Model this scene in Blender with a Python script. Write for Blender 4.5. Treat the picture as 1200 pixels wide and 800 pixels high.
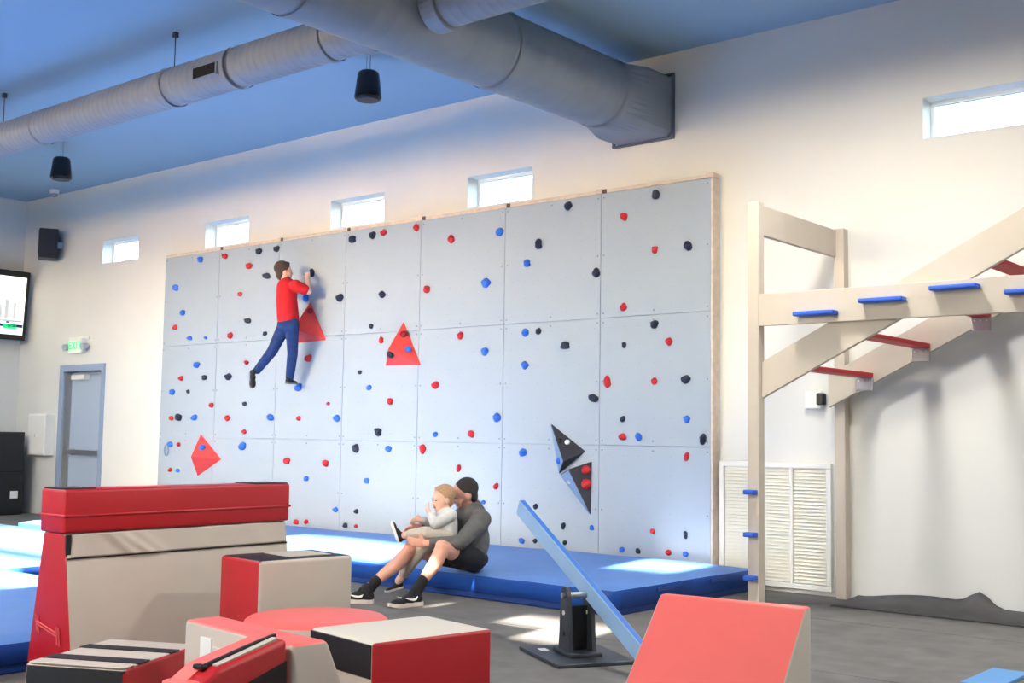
import bpy, bmesh, math, random
from mathutils import Vector, Matrix, Quaternion

for o in list(bpy.data.objects):
    bpy.data.objects.remove(o, do_unlink=True)
scene = bpy.context.scene
COL = scene.collection

# ------------------------------------------------------------------ camera
cam_data = bpy.data.cameras.new('camera')
cam_data.sensor_width = 36.0
cam_data.lens = 1377.48 / 1200.0 * 36.0
cam_data.clip_end = 300
camera = bpy.data.objects.new('camera', cam_data)
COL.objects.link(camera)
yaw, pitch, roll = -0.6964, 0.0810, 0.0147
fwd = Vector((math.sin(yaw) * math.cos(pitch), math.cos(yaw) * math.cos(pitch), math.sin(pitch)))
rgt = Vector((math.cos(yaw), -math.sin(yaw), 0))
upv = rgt.cross(fwd)
r2 = math.cos(roll) * rgt + math.sin(roll) * upv
u2 = -math.sin(roll) * rgt + math.cos(roll) * upv
camera.matrix_world = Matrix(((r2.x, u2.x, -fwd.x, 13.9084), (r2.y, u2.y, -fwd.y, -9.2075),
                              (r2.z, u2.z, -fwd.z, 1.2846), (0, 0, 0, 1)))
scene.camera = camera

# ------------------------------------------------------------------ sky, sun, exposure
world = bpy.data.worlds.new('world')
scene.world = world
world.use_nodes = True
wn = world.node_tree.nodes
bg = wn['Background']
sky = wn.new('ShaderNodeTexSky')
sky.sky_type = 'NISHITA'
sky.sun_disc = False
sky.sun_elevation = math.radians(18.8)
sky.sun_rotation = math.radians(173.0)
sky.air_density = 1.0
sky.dust_density = 2.0
world.node_tree.links.new(sky.outputs['Color'], bg.inputs['Color'])
bg.inputs['Strength'].default_value = 3.2

SUN_DIR = Vector((-0.12, 1.0, -0.34)).normalized()
sun_data = bpy.data.lights.new('sun', 'SUN')
sun_data.energy = 78.0
sun_data.angle = math.radians(0.6)
sun_data.color = (1.0, 0.92, 0.78)
sun = bpy.data.objects.new('sun', sun_data)
sun.rotation_euler = SUN_DIR.to_track_quat('-Z', 'Y').to_euler()
sun.location = (10, -30, 12)
COL.objects.link(sun)

LAMP_POWER = 200.0

vs = scene.view_settings
vs.view_transform = 'Standard'
vs.look = 'None'
vs.exposure = 0.28
vs.gamma = 1.0
vs.use_curve_mapping = False

# ------------------------------------------------------------------ materials
def lin(c):
    out = []
    for v in c:
        v = v / 255.0
        out.append(v / 12.92 if v <= 0.04045 else ((v + 0.055) / 1.055) ** 2.4)
    return (*out, 1.0)

MATS = {}
def mat(name, rgb, rough=0.6, metal=0.0, noise=0.0, scale=8.0, bump=0.0, bscale=60.0, spec=0.5, emit=None, estr=0.0):
    if name in MATS:
        return MATS[name]
    m = bpy.data.materials.new(name)
    m.use_nodes = True
    nt = m.node_tree
    p = nt.nodes['Principled BSDF']
    p.inputs['Base Color'].default_value = lin(rgb)
    p.inputs['Roughness'].default_value = rough
    p.inputs['Metallic'].default_value = metal
    p.inputs['Specular IOR Level'].default_value = spec
    tc = nt.nodes.new('ShaderNodeTexCoord')
    if noise > 0:
        n = nt.nodes.new('ShaderNodeTexNoise')
        n.inputs['Scale'].default_value = scale
        n.inputs['Detail'].default_value = 4.0
        nt.links.new(tc.outputs['Object'], n.inputs['Vector'])
        mr = nt.nodes.new('ShaderNodeMapRange')
        mr.inputs['From Min'].default_value = 0.3
        mr.inputs['From Max'].default_value = 0.7
        mr.inputs['To Min'].default_value = 1.0 - noise
        mr.inputs['To Max'].default_value = 1.0 + noise
        nt.links.new(n.outputs['Fac'], mr.inputs['Value'])
        mx = nt.nodes.new('ShaderNodeMix')
        mx.data_type = 'RGBA'
        mx.blend_type = 'MULTIPLY'
        mx.inputs['Factor'].default_value = 1.0
        mx.inputs['A'].default_value = lin(rgb)
        nt.links.new(mr.outputs['Result'], mx.inputs['B'])
        nt.links.new(mx.outputs['Result'], p.inputs['Base Color'])
    if bump > 0:
        n2 = nt.nodes.new('ShaderNodeTexNoise')
        n2.inputs['Scale'].default_value = bscale
        n2.inputs['Detail'].default_value = 3.0
        nt.links.new(tc.outputs['Object'], n2.inputs['Vector'])
        b = nt.nodes.new('ShaderNodeBump')
        b.inputs['Strength'].default_value = bump
        b.inputs['Distance'].default_value = 0.01
        nt.links.new(n2.outputs['Fac'], b.inputs['Height'])
        nt.links.new(b.outputs['Normal'], p.inputs['Normal'])
    if emit:
        p.inputs['Emission Color'].default_value = lin(emit)
        p.inputs['Emission Strength'].default_value = estr
    MATS[name] = m
    return m

def glass_mat():
    m = bpy.data.materials.new('window_glass')
    m.use_nodes = True
    nt = m.node_tree
    nt.nodes.clear()
    out = nt.nodes.new('ShaderNodeOutputMaterial')
    t = nt.nodes.new('ShaderNodeBsdfTransparent')
    t.inputs['Color'].default_value = (0.96, 0.98, 0.98, 1)
    g = nt.nodes.new('ShaderNodeBsdfGlossy')
    g.inputs['Roughness'].default_value = 0.02
    mx = nt.nodes.new('ShaderNodeMixShader')
    mx.inputs['Fac'].default_value = 0.06
    nt.links.new(t.outputs[0], mx.inputs[1])
    nt.links.new(g.outputs[0], mx.inputs[2])
    nt.links.new(mx.outputs[0], out.inputs['Surface'])
    return m

M_WALL = mat('painted_wall', (226, 227, 224), 0.8, noise=0.015, scale=1.5, bump=0.05, bscale=120)
M_CEIL = mat('painted_ceiling', (150, 182, 206), 0.75, noise=0.01, scale=2)
M_FLOOR = mat('rubber_floor', (110, 108, 106), 0.85, noise=0.16, scale=5, bump=0.25, bscale=90)
M_FLOORSEAM = mat('floor_joint', (48, 48, 50), 0.9)
M_PANEL = mat('climbing_panel_paint', (160, 173, 185), 0.6, noise=0.02, scale=1.2, bump=0.06, bscale=150)
M_BACKING = mat('panel_backing', (164, 175, 187), 0.8)
M_WOOD = mat('raw_pine', (212, 196, 178), 0.7, noise=0.12, scale=14)
M_DARKWOOD = mat('dark_block', (84, 72, 66), 0.8)
M_BOLT = mat('bolt_grey', (128, 136, 146), 0.5, metal=0.4)
M_BLUE_HOLD = mat('blue_hold', (40, 108, 212), 0.55, bump=0.2, bscale=80)
M_RED_HOLD = mat('red_hold', (196, 22, 34), 0.55, bump=0.2, bscale=80)
M_NAVY_HOLD = mat('navy_hold', (14, 28, 54), 0.5, bump=0.2, bscale=80)
M_RED_VOL = mat('red_volume_paint', (228, 74, 70), 0.55, noise=0.03, scale=12)
M_BLACK_VOL = mat('black_volume_paint', (44, 44, 52), 0.6, noise=0.05, scale=12)
M_WHITE = mat('white_plastic', (240, 240, 236), 0.5)
M_FRAME = mat('window_frame_white', (238, 240, 240), 0.5)
M_GLASS = glass_mat()
M_DOORFRAME = mat('door_frame_paint', (150, 168, 196), 0.5)
M_DOOR = mat('door_paint', (172, 188, 210), 0.5)
M_STEEL = mat('brushed_steel', (170, 176, 184), 0.35, metal=0.8)
M_DUCT = mat('galvanised_duct', (138, 147, 158), 0.5, metal=0.2, noise=0.04, scale=6)
M_BLACK = mat('black_plastic', (16, 17, 20), 0.45)
M_BLACKMATTE = mat('black_fabric_grille', (10, 10, 12), 0.8)
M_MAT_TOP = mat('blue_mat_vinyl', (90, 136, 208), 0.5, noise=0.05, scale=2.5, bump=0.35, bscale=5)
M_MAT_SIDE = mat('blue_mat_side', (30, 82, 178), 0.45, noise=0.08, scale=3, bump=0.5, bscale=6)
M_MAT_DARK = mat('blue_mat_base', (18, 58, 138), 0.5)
M_RED = mat('red_vinyl', (188, 25, 36), 0.42, noise=0.02, scale=8, bump=0.12, bscale=14)
M_RED_LIT = mat('red_vinyl_lit', (247, 112, 104), 0.45, noise=0.015, scale=8, bump=0.08, bscale=14)  # red vinyl again, overhead light painted in as a paler base colour
M_BEIGE = mat('beige_vinyl', (204, 191, 179), 0.45, noise=0.02, scale=6, bump=0.10, bscale=12)
M_BLACKV = mat('black_vinyl', (15, 16, 22), 0.5, bump=0.1, bscale=20)
M_TIMBER = mat('beige_painted_timber', (200, 190, 176), 0.65, noise=0.02, scale=6)
M_RUNG = mat('blue_rung_paint', (28, 92, 206), 0.45)
M_TREAD = mat('red_tread_paint', (206, 32, 46), 0.5)
M_BRACKET = mat('bracket_plate', (196, 192, 196), 0.5, metal=0.3)
M_IRON = mat('dark_iron', (66, 70, 78), 0.5, metal=0.4, noise=0.1, scale=20)
M_PLANK = mat('pale_blue_plank', (146, 182, 220), 0.5, noise=0.04, scale=5)
M_SKIN = mat('skin_light', (226, 168, 146), 0.55, noise=0.03, scale=30)
M_SKIN2 = mat('skin_pale', (236, 190, 166), 0.55, noise=0.03, scale=30)
M_HAIRD = mat('hair_dark', (40, 34, 34), 0.65, noise=0.25, scale=120, bump=0.8, bscale=220)
M_HAIRB = mat('hair_brown', (74, 58, 48), 0.65, noise=0.25, scale=120, bump=0.8, bscale=220)
M_HAIRF = mat('hair_fair', (196, 156, 122), 0.65, noise=0.2, scale=120, bump=0.8, bscale=220)
M_GREYKNIT = mat('grey_knit', (98, 98, 97), 0.9, noise=0.15, scale=14, bump=1.0, bscale=16)
M_PALEKNIT = mat('pale_grey_knit', (206, 208, 208), 0.9, noise=0.06, scale=40, bump=0.4, bscale=120)
M_OATKNIT = mat('oatmeal_cloth', (196, 188, 176), 0.9, noise=0.06, scale=40, bump=0.4, bscale=120)
M_SHORTS = mat('black_shorts_cloth', (26, 25, 30), 0.85)
M_SHOE = mat('black_shoe_mesh', (22, 20, 26), 0.75)
M_SOLE = mat('pale_sole', (226, 212, 202), 0.6)
M_REDSHIRT = mat('red_tshirt', (200, 22, 34), 0.85, noise=0.06, scale=14, bump=1.0, bscale=13)
M_JEANS = mat('blue_denim', (22, 52, 104), 0.85, noise=0.2, scale=14, bump=1.0, bscale=16)
M_EYE = mat('eye_dark', (34, 26, 24), 0.3)
M_LIP = mat('lip', (176, 92, 84), 0.5)

# ------------------------------------------------------------------ object helpers
def new_bm():
    return bmesh.new()

def add_box(bm, x0, x1, y0, y1, z0, z1, mi=0):
    v = [bm.verts.new(p) for p in ((x0, y0, z0), (x1, y0, z0), (x1, y1, z0), (x0, y1, z0),
                                   (x0, y0, z1), (x1, y0, z1), (x1, y1, z1), (x0, y1, z1))]
    fs = []
    for q in ((0, 3, 2, 1), (4, 5, 6, 7), (0, 1, 5, 4), (1, 2, 6, 5), (2, 3, 7, 6), (3, 0, 4, 7)):
        f = bm.faces.new([v[i] for i in q])
        f.material_index = mi
        fs.append(f)
    return fs                                    # bottom, top, front(-y), right(+x), back(+y), left(-x)

def bevel(bm, off, seg=2):
    bmesh.ops.bevel(bm, geom=list(bm.edges), offset=off, segments=seg, profile=0.5, affect='EDGES', clamp_overlap=True)

def panel_bevel(bm, off, seg=3, first=()):
    """bevel, then give every face the colour of the flat panel it turns towards"""
    bmesh.ops.recalc_face_normals(bm, faces=list(bm.faces))
    for f in bm.faces:
        f.normal_update()
    ref = [(f.normal.copy(), f.material_index) for f in bm.faces]
    bevel(bm, off, seg)
    bmesh.ops.recalc_face_normals(bm, faces=list(bm.faces))
    for f in bm.faces:
        f.normal_update()
        f.material_index = max(ref, key=lambda r: r[0].dot(f.normal) + (0.03 if r[1] in first else 0.0))[1]

def add_cyl(bm, p0, p1, r0, r1=None, seg=20, caps=True):
    r1 = r0 if r1 is None else r1
    p0, p1 = Vector(p0), Vector(p1)
    d = (p1 - p0).normalized()
    a = d.orthogonal().normalized()
    b = d.cross(a)
    A, B = [], []
    for i in range(seg):
        t = 2 * math.pi * i / seg
        w = a * math.cos(t) + b * math.sin(t)
        A.append(bm.verts.new(p0 + w * r0))
        B.append(bm.verts.new(p1 + w * r1))
    for i in range(seg):
        j = (i + 1) % seg
        bm.faces.new((A[i], A[j], B[j], B[i]))
    if caps:
        bm.faces.new(A[::-1])
        bm.faces.new(B)

def add_sphere(bm, c, r, scale=(1, 1, 1), rot=None, sub=2):
    g = bmesh.ops.create_icosphere(bm, subdivisions=sub, radius=r)
    m = Matrix.Diagonal((*scale, 1))
    if rot is not None:
        m = rot.to_4x4() @ m
    m = Matrix.Translation(Vector(c)) @ m
    bmesh.ops.transform(bm, matrix=m, verts=g['verts'])

def link(name, me, parent):
    o = bpy.data.objects.new(name, me)
    COL.objects.link(o)
    if parent is not None:
        o.parent = parent
    return o

def pmat(parent):
    m = Matrix.Identity(4)
    while parent is not None:
        m = Matrix.LocRotScale(parent.location, parent.rotation_euler, parent.scale) @ m
        parent = parent.parent
    return m

def obj(name, bm, m, parent=None, local=False, smooth=False, normals=True):
    """bm holds world coordinates unless local; becomes ONE mesh object."""
    if normals:
        bmesh.ops.recalc_face_normals(bm, faces=list(bm.faces))
    loc = None
    if not local:
        if parent is not None:
            bmesh.ops.transform(bm, matrix=pmat(parent).inverted(), verts=list(bm.verts))
        else:
            xs = [v.co.x for v in bm.verts]; ys = [v.co.y for v in bm.verts]; zs = [v.co.z for v in bm.verts]
            loc = Vector(((min(xs) + max(xs)) / 2, (min(ys) + max(ys)) / 2, min(zs)))
            bmesh.ops.translate(bm, verts=list(bm.verts), vec=-loc)
    me = bpy.data.meshes.new(name)
    bm.to_mesh(me)
    bm.free()
    for mm in (m if isinstance(m, (list, tuple)) else [m]):
        me.materials.append(mm)
    if smooth:
        for p in me.polygons:
            p.use_smooth = True
    o = link(name, me, parent)
    if loc is not None:
        o.location = loc
    return o

def tag(o, label, cat, group=None):
    o['label'] = label
    o['category'] = cat
    if group:
        o['group'] = group
    return o

def thing(name, label, cat, loc=(0, 0, 0), rotz=0.0, group=None):
    o = bpy.data.objects.new(name, None)
    o.empty_display_size = 0.1
    COL.objects.link(o)
    o.location = loc
    o.rotation_euler = (0, 0, rotz)
    return tag(o, label, cat, group)

def struct(name, bm, m, label=None, **k):
    o = obj(name, bm, m, **k)
    o['kind'] = 'structure'
    if label:
        o['label'] = label
    return o

def boxobj(name, b, m, parent=None, bev=0.0, seg=2, local=False, smooth=False):
    bm = new_bm()
    add_box(bm, *b)
    if bev:
        bevel(bm, bev, seg)
    return obj(name, bm, m, parent, local=local, smooth=smooth)

def copy_part(o, parent, loc=None):
    c = o.copy()
    COL.objects.link(c)
    c.parent = parent
    if loc is not None:
        c.location = loc
    return c

def split_faces(bm, names, mats, parent, local=True):
    """one child mesh for each material index of a bevelled solid"""
    bmesh.ops.recalc_face_normals(bm, faces=list(bm.faces))
    res = []
    for i, (n, m) in enumerate(zip(names, mats)):
        if not n:
            continue
        b2 = bm.copy()
        kill = [f for f in b2.faces if f.material_index != i]
        bmesh.ops.delete(b2, geom=kill, context='FACES')
        for f in b2.faces:
            f.material_index = 0
            f.smooth = True
        if len(b2.faces):
            res.append(obj(n, b2, m, parent, local=local, normals=False))
        else:
            b2.free()
    bm.free()
    return res

def prism(bm, prof, x0, x1, mats=None):
    """profile in (y,z), extruded along x; returns faces: sides..., then end x0, end x1"""
    a = [bm.verts.new((x0, y, z)) for y, z in prof]
    b = [bm.verts.new((x1, y, z)) for y, z in prof]
    fs = []
    n = len(prof)
    for i in range(n):
        j = (i + 1) % n
        fs.append(bm.faces.new((a[i], a[j], b[j], b[i])))
    fs.append(bm.faces.new(a[::-1]))
    fs.append(bm.faces.new(b))
    if mats:
        for f, m in zip(fs, mats):
            f.material_index = m
    return fs

# ------------------------------------------------------------------ room shell
X_L, X_R, Y_B, Y_F, H = -4.15, 19.0, 0.13, -13.0, 4.95

def wall_grid(us, ws, holes, make):
    """boxes for every cell of a wall that is not inside a hole; make(u0,u1,w0,w1) adds them"""
    us = sorted(set(us + [h[0] for h in holes] + [h[1] for h in holes]))
    ws = sorted(set(ws + [h[2] for h in holes] + [h[3] for h in holes]))
    def solid(i, j):
        if i < 0 or j < 0 or i >= len(us) - 1 or j >= len(ws) - 1:
            return False
        cu, cw = (us[i] + us[i + 1]) / 2, (ws[j] + ws[j + 1]) / 2
        return not any(h[0] < cu < h[1] and h[2] < cw < h[3] for h in holes)
    return us, ws, solid

def wall_xz(name, x0, x1, z0, z1, ya, yb, holes, m):
    us, ws, solid = wall_grid([x0, x1], [z0, z1], holes, None)
    bm = new_bm()
    cache = {}
    def V(i, j, k):
        key = (i, j, k)
        if key not in cache:
            cache[key] = bm.verts.new((us[i], (ya, yb)[k], ws[j]))
        return cache[key]
    for i in range(len(us) - 1):
        for j in range(len(ws) - 1):
            if not solid(i, j):
                continue
            bm.faces.new((V(i, j, 0), V(i + 1, j, 0), V(i + 1, j + 1, 0), V(i, j + 1, 0)))
            bm.faces.new((V(i, j, 1), V(i, j + 1, 1), V(i + 1, j + 1, 1), V(i + 1, j, 1)))
            if not solid(i - 1, j): bm.faces.new((V(i, j, 0), V(i, j + 1, 0), V(i, j + 1, 1), V(i, j, 1)))
            if not solid(i + 1, j): bm.faces.new((V(i + 1, j, 0), V(i + 1, j, 1), V(i + 1, j + 1, 1), V(i + 1, j + 1, 0)))
            if not solid(i, j - 1): bm.faces.new((V(i, j, 0), V(i, j, 1), V(i + 1, j, 1), V(i + 1, j, 0)))
            if not solid(i, j + 1): bm.faces.new((V(i, j + 1, 0), V(i + 1, j + 1, 0), V(i + 1, j + 1, 1), V(i, j + 1, 1)))
    return struct(name, bm, m)

WINX = [(-1.83, -0.89), (0.70, 1.63), (3.22, 4.14), (5.44, 6.34), (10.43, 11.36), (12.9, 13.83)]
WZ0, WZ1 = 3.75, 4.09
DOOR = (-2.74, -1.68, 0.0, 2.17)
back_holes = [(a, b, WZ0, WZ1) for a, b in WINX] + [DOOR]
wall_back = wall_xz('wall_back', X_L - 0.2, X_R, 0.0, H, Y_B, Y_B + 0.24, back_holes, M_WALL)

# front wall, behind the camera: unseen openings cut to shape the low sun into patches
front_holes = [(4.6, 6.94, 2.87, 3.26), (2.0, 5.8, 3.32, 3.77), (0.4, 3.4, 3.80, 4.08), (5.5, 7.85, 3.92, 4.36),
               (9.58, 10.22, 4.29, 4.57), (9.72, 10.16, 3.46, 3.58), (10.16, 10.56, 3.32, 3.58),
               (8.85, 8.89, 3.79, 3.87), (8.88, 9.03, 3.53, 3.59)]
wall_front = wall_xz('wall_front', X_L - 0.2, X_R, 0.0, H, Y_F - 0.06, Y_F, front_holes, M_WALL)
bm = new_bm(); add_box(bm, X_L - 0.2, X_L, Y_F, Y_B, 0, H); wall_left = struct('wall_left', bm, M_WALL)
bm = new_bm(); add_box(bm, X_R, X_R + 0.2, Y_F, Y_B + 0.24, 0, H); wall_right = struct('wall_right', bm, M_WALL)
bm = new_bm(); add_box(bm, X_L - 0.2, X_R + 0.2, Y_F - 0.1, Y_B + 0.24, H, H + 0.15); ceiling = struct('ceiling', bm, M_CEIL)
bm = new_bm(); add_box(bm, X_L - 0.2, X_R + 0.2, Y_F - 0.1, Y_B + 0.24, -0.12, -0.012); floor = struct('floor', bm, M_FLOORSEAM)

# rolled-out rubber sheets of the floor, long joints parallel to the back wall
edges = [Y_B, -1.10, -2.92, -4.74, -6.56, -8.38, -10.2, -12.02, Y_F]
for i in range(len(edges) - 1):
    boxobj('rubber_sheet', (X_L, X_R, edges[i + 1] + 0.006, edges[i] - 0.006, -0.012, 0.0), M_FLOOR, floor)

# windows of the back wall
for k, (a, b) in enumerate(WINX):
    bm = new_bm()
    t = 0.035
    y0, y1 = Y_B + 0.17, Y_B + 0.225
    add_box(bm, a, b, y0, y1, WZ0, WZ0 + t); add_box(bm, a, b, y0, y1, WZ1 - t, WZ1)
    add_box(bm, a, a + t, y0, y1, WZ0 + t, WZ1 - t); add_box(bm, b - t, b, y0, y1, WZ0 + t, WZ1 - t)
    w = struct('window_%d' % (k + 1), bm, M_FRAME)
    boxobj('pane', (a + t, b - t, y0 + 0.025, y0 + 0.031, WZ0 + t, WZ1 - t), M_GLASS, w)
    boxobj('mullion', (a + 0.30, a + 0.325, y0 + 0.004, y1 - 0.004, WZ0 + t, WZ1 - t), M_FRAME, w) if k == 0 else None

# exit door in the back wall
bm = new_bm()
dx0, dx1, dz1 = DOOR[0], DOOR[1], DOOR[3]
fw = 0.10
add_box(bm, dx0 - fw, dx0, Y_B - 0.03, Y_B + 0.2, 0, dz1 + fw)
add_box(bm, dx1, dx1 + fw * 0.7, Y_B - 0.03, Y_B + 0.2, 0, dz1 + fw)
add_box(bm, dx0, dx1, Y_B - 0.03, Y_B + 0.2, dz1, dz1 + fw)
door = struct('door_1', bm, M_DOORFRAME)
leaf = boxobj('door_leaf', (dx0 + 0.01, dx1 - 0.01, Y_B + 0.12, Y_B + 0.17, 0.01, dz1 - 0.01), M_DOOR, door)
boxobj('push_bar', (dx0 + 0.08, dx1 - 0.12, Y_B + 0.04, Y_B + 0.09, 0.93, 1.00), M_STEEL, leaf, 0.008)
boxobj('push_bar_mount', (dx0 + 0.08, dx0 + 0.16, Y_B + 0.06, Y_B + 0.12, 0.92, 1.01), M_STEEL, leaf)
boxobj('push_bar_mount', (dx1 - 0.20, dx1 - 0.12, Y_B + 0.06, Y_B + 0.12, 0.92, 1.01), M_STEEL, leaf)
boxobj('door_closer', (dx0 + 0.12, dx0 + 0.50, Y_B + 0.03, Y_B + 0.12, dz1 - 0.12, dz1 - 0.05), M_WHITE, leaf, 0.008)
boxobj('closer_arm', (dx0 + 0.45, dx1 - 0.12, Y_B + 0.05, Y_B + 0.075, dz1 - 0.05, dz1 - 0.03), M_STEEL, leaf)

# ------------------------------------------------------------------ high-bay lamps under the ceiling, some added as fill
def high_bay(x, y, where, share):
    t = thing('high_bay_lamp', 'round white high bay lamp hanging ' + where, 'lamp', (x, y, 4.45), group='high bay lamps')
    bm = new_bm(); add_cyl(bm, (0, 0, 0.02), (0, 0, 0.14), 0.30, 0.16, 28); obj('shade', bm, M_WHITE, t, local=True)
    bm = new_bm(); add_cyl(bm, (0, 0, 0.14), (0, 0, 0.24), 0.09, 0.09, 20); obj('driver_housing', bm, M_BLACK, t, local=True)
    bm = new_bm(); add_cyl(bm, (0, 0, 0.24), (0, 0, 0.50), 0.008, 0.008, 8); obj('hanging_rod', bm, M_STEEL, t, local=True)
    l = bpy.data.lights.new('lamp_light', 'AREA')
    l.shape = 'DISK'; l.size = 0.55; l.energy = LAMP_POWER * share; l.color = (1.0, 0.965, 0.88)
    lo = bpy.data.objects.new('lamp_light', l); COL.objects.link(lo); lo.parent = t; lo.location = (0, 0, 0.0)

for lx, ly, wh, pw in ((10.4, -2.3, 'close to the timber obstacle rig', 0.5), (14.8, -2.3, 'over the far end of the timber rig', 0.8),
                   (0.3, -4.4, 'near the exit door end of the hall, added to brighten the left wall', 0.65), (4.0, -6.6, 'above the blue mat beside the padded vault', 0.45),  # the door end lamp is unseen fill, added for the left wall
                   (10.6, -9.6, 'over the floor between foam blocks and front wall, added to brighten the blocks', 1.1), (1.0, -10.5, 'by the front wall openings', 0.3)):  # the foam block lamp is unseen fill, added for front faces and tops
    high_bay(lx, ly, wh, pw)

# ------------------------------------------------------------------ climbing wall: 7 x 3 panels of four feet
PW = 1.2192
cw = thing('climbing_wall', 'wide pale blue climbing wall of square panels behind the blue landing mat', 'climbing wall', (3.5 * PW, 0.05, 0))
proto = None
g = 0.002
ORD = ['first', 'second', 'third', 'fourth', 'fifth', 'sixth', 'seventh']
for r in range(3):
    for c in range(7):
        if proto is None:
            bm = new_bm()
            add_box(bm, -PW / 2 + g, PW / 2 - g, 0.0, 0.018, g, PW - g)
            bevel(bm, 0.002, 1)
            proto = obj('panel', bm, M_PANEL, cw, local=True)
            p = proto
        else:
            p = copy_part(proto, cw)
        p.location = ((c - 3) * PW, -0.05, r * PW)
boxobj('backing_frame', (0.01, 7 * PW - 0.005, 0.02, 0.125, 0.0, 3 * PW - 0.01), M_BACKING, cw)
bm = new_bm()
for r in range(3):
    for c in range(7):
        for ux in (0.035, PW / 2, PW - 0.035):
            for uz in (0.045, PW * 0.5, PW - 0.045):
                if ux == PW / 2 and uz == PW * 0.5:
                    continue
                x, z = c * PW + ux, r * PW + uz
                add_cyl(bm, (x, 0.002, z), (x, -0.003, z), 0.009, 0.008, 8)
bo = obj('bolt_heads', bm, M_BOLT, cw); bo['kind'] = 'stuff'
# T-nut holes in a regular grid
bm = new_bm()
for i in range(1, 48):
    for j in range(1, 21):
        x, z = 0.105 + (i - 1) * 0.1742 * 1.0, 0.08 + j * 0.1742
        if x > 8.5 or z > 3.6:
            continue
        add_cyl(bm, (x, 0.002, z), (x, -0.0006, z), 0.005, 0.005, 5)
bo = obj('bolt_sockets', bm, mat('socket_grey', (140, 150, 162), 0.6), cw); bo['kind'] = 'stuff'
for c in range(7):
    x0, x1 = c * PW + 0.06, (c + 1) * PW - 0.06
    boxobj('top_rail', (x0 - (0.05 if c == 0 else 0), x1, 0.0, 0.10, 3 * PW, 3 * PW + 0.035), M_WOOD, cw, 0.003, 1)
    xs = (c + 1) * PW
    boxobj('rail_block', (xs - 0.058, xs + (0.01 if c < 6 else 0.03), -0.006, 0.10, 3 * PW + 0.001, 3 * PW + 0.045), M_WOOD, cw, 0.004, 1)
    if c < 6:
        boxobj('rail_block_cap', (xs + 0.012, xs + 0.056, -0.004, 0.10, 3 * PW + 0.001, 3 * PW + 0.04), M_DARKWOOD, cw, 0.004, 1)
boxobj('side_board', (7 * PW, 7 * PW + 0.022, -0.002, 0.128, 0, 3 * PW), M_WOOD, cw, 0.002, 1)

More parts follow.
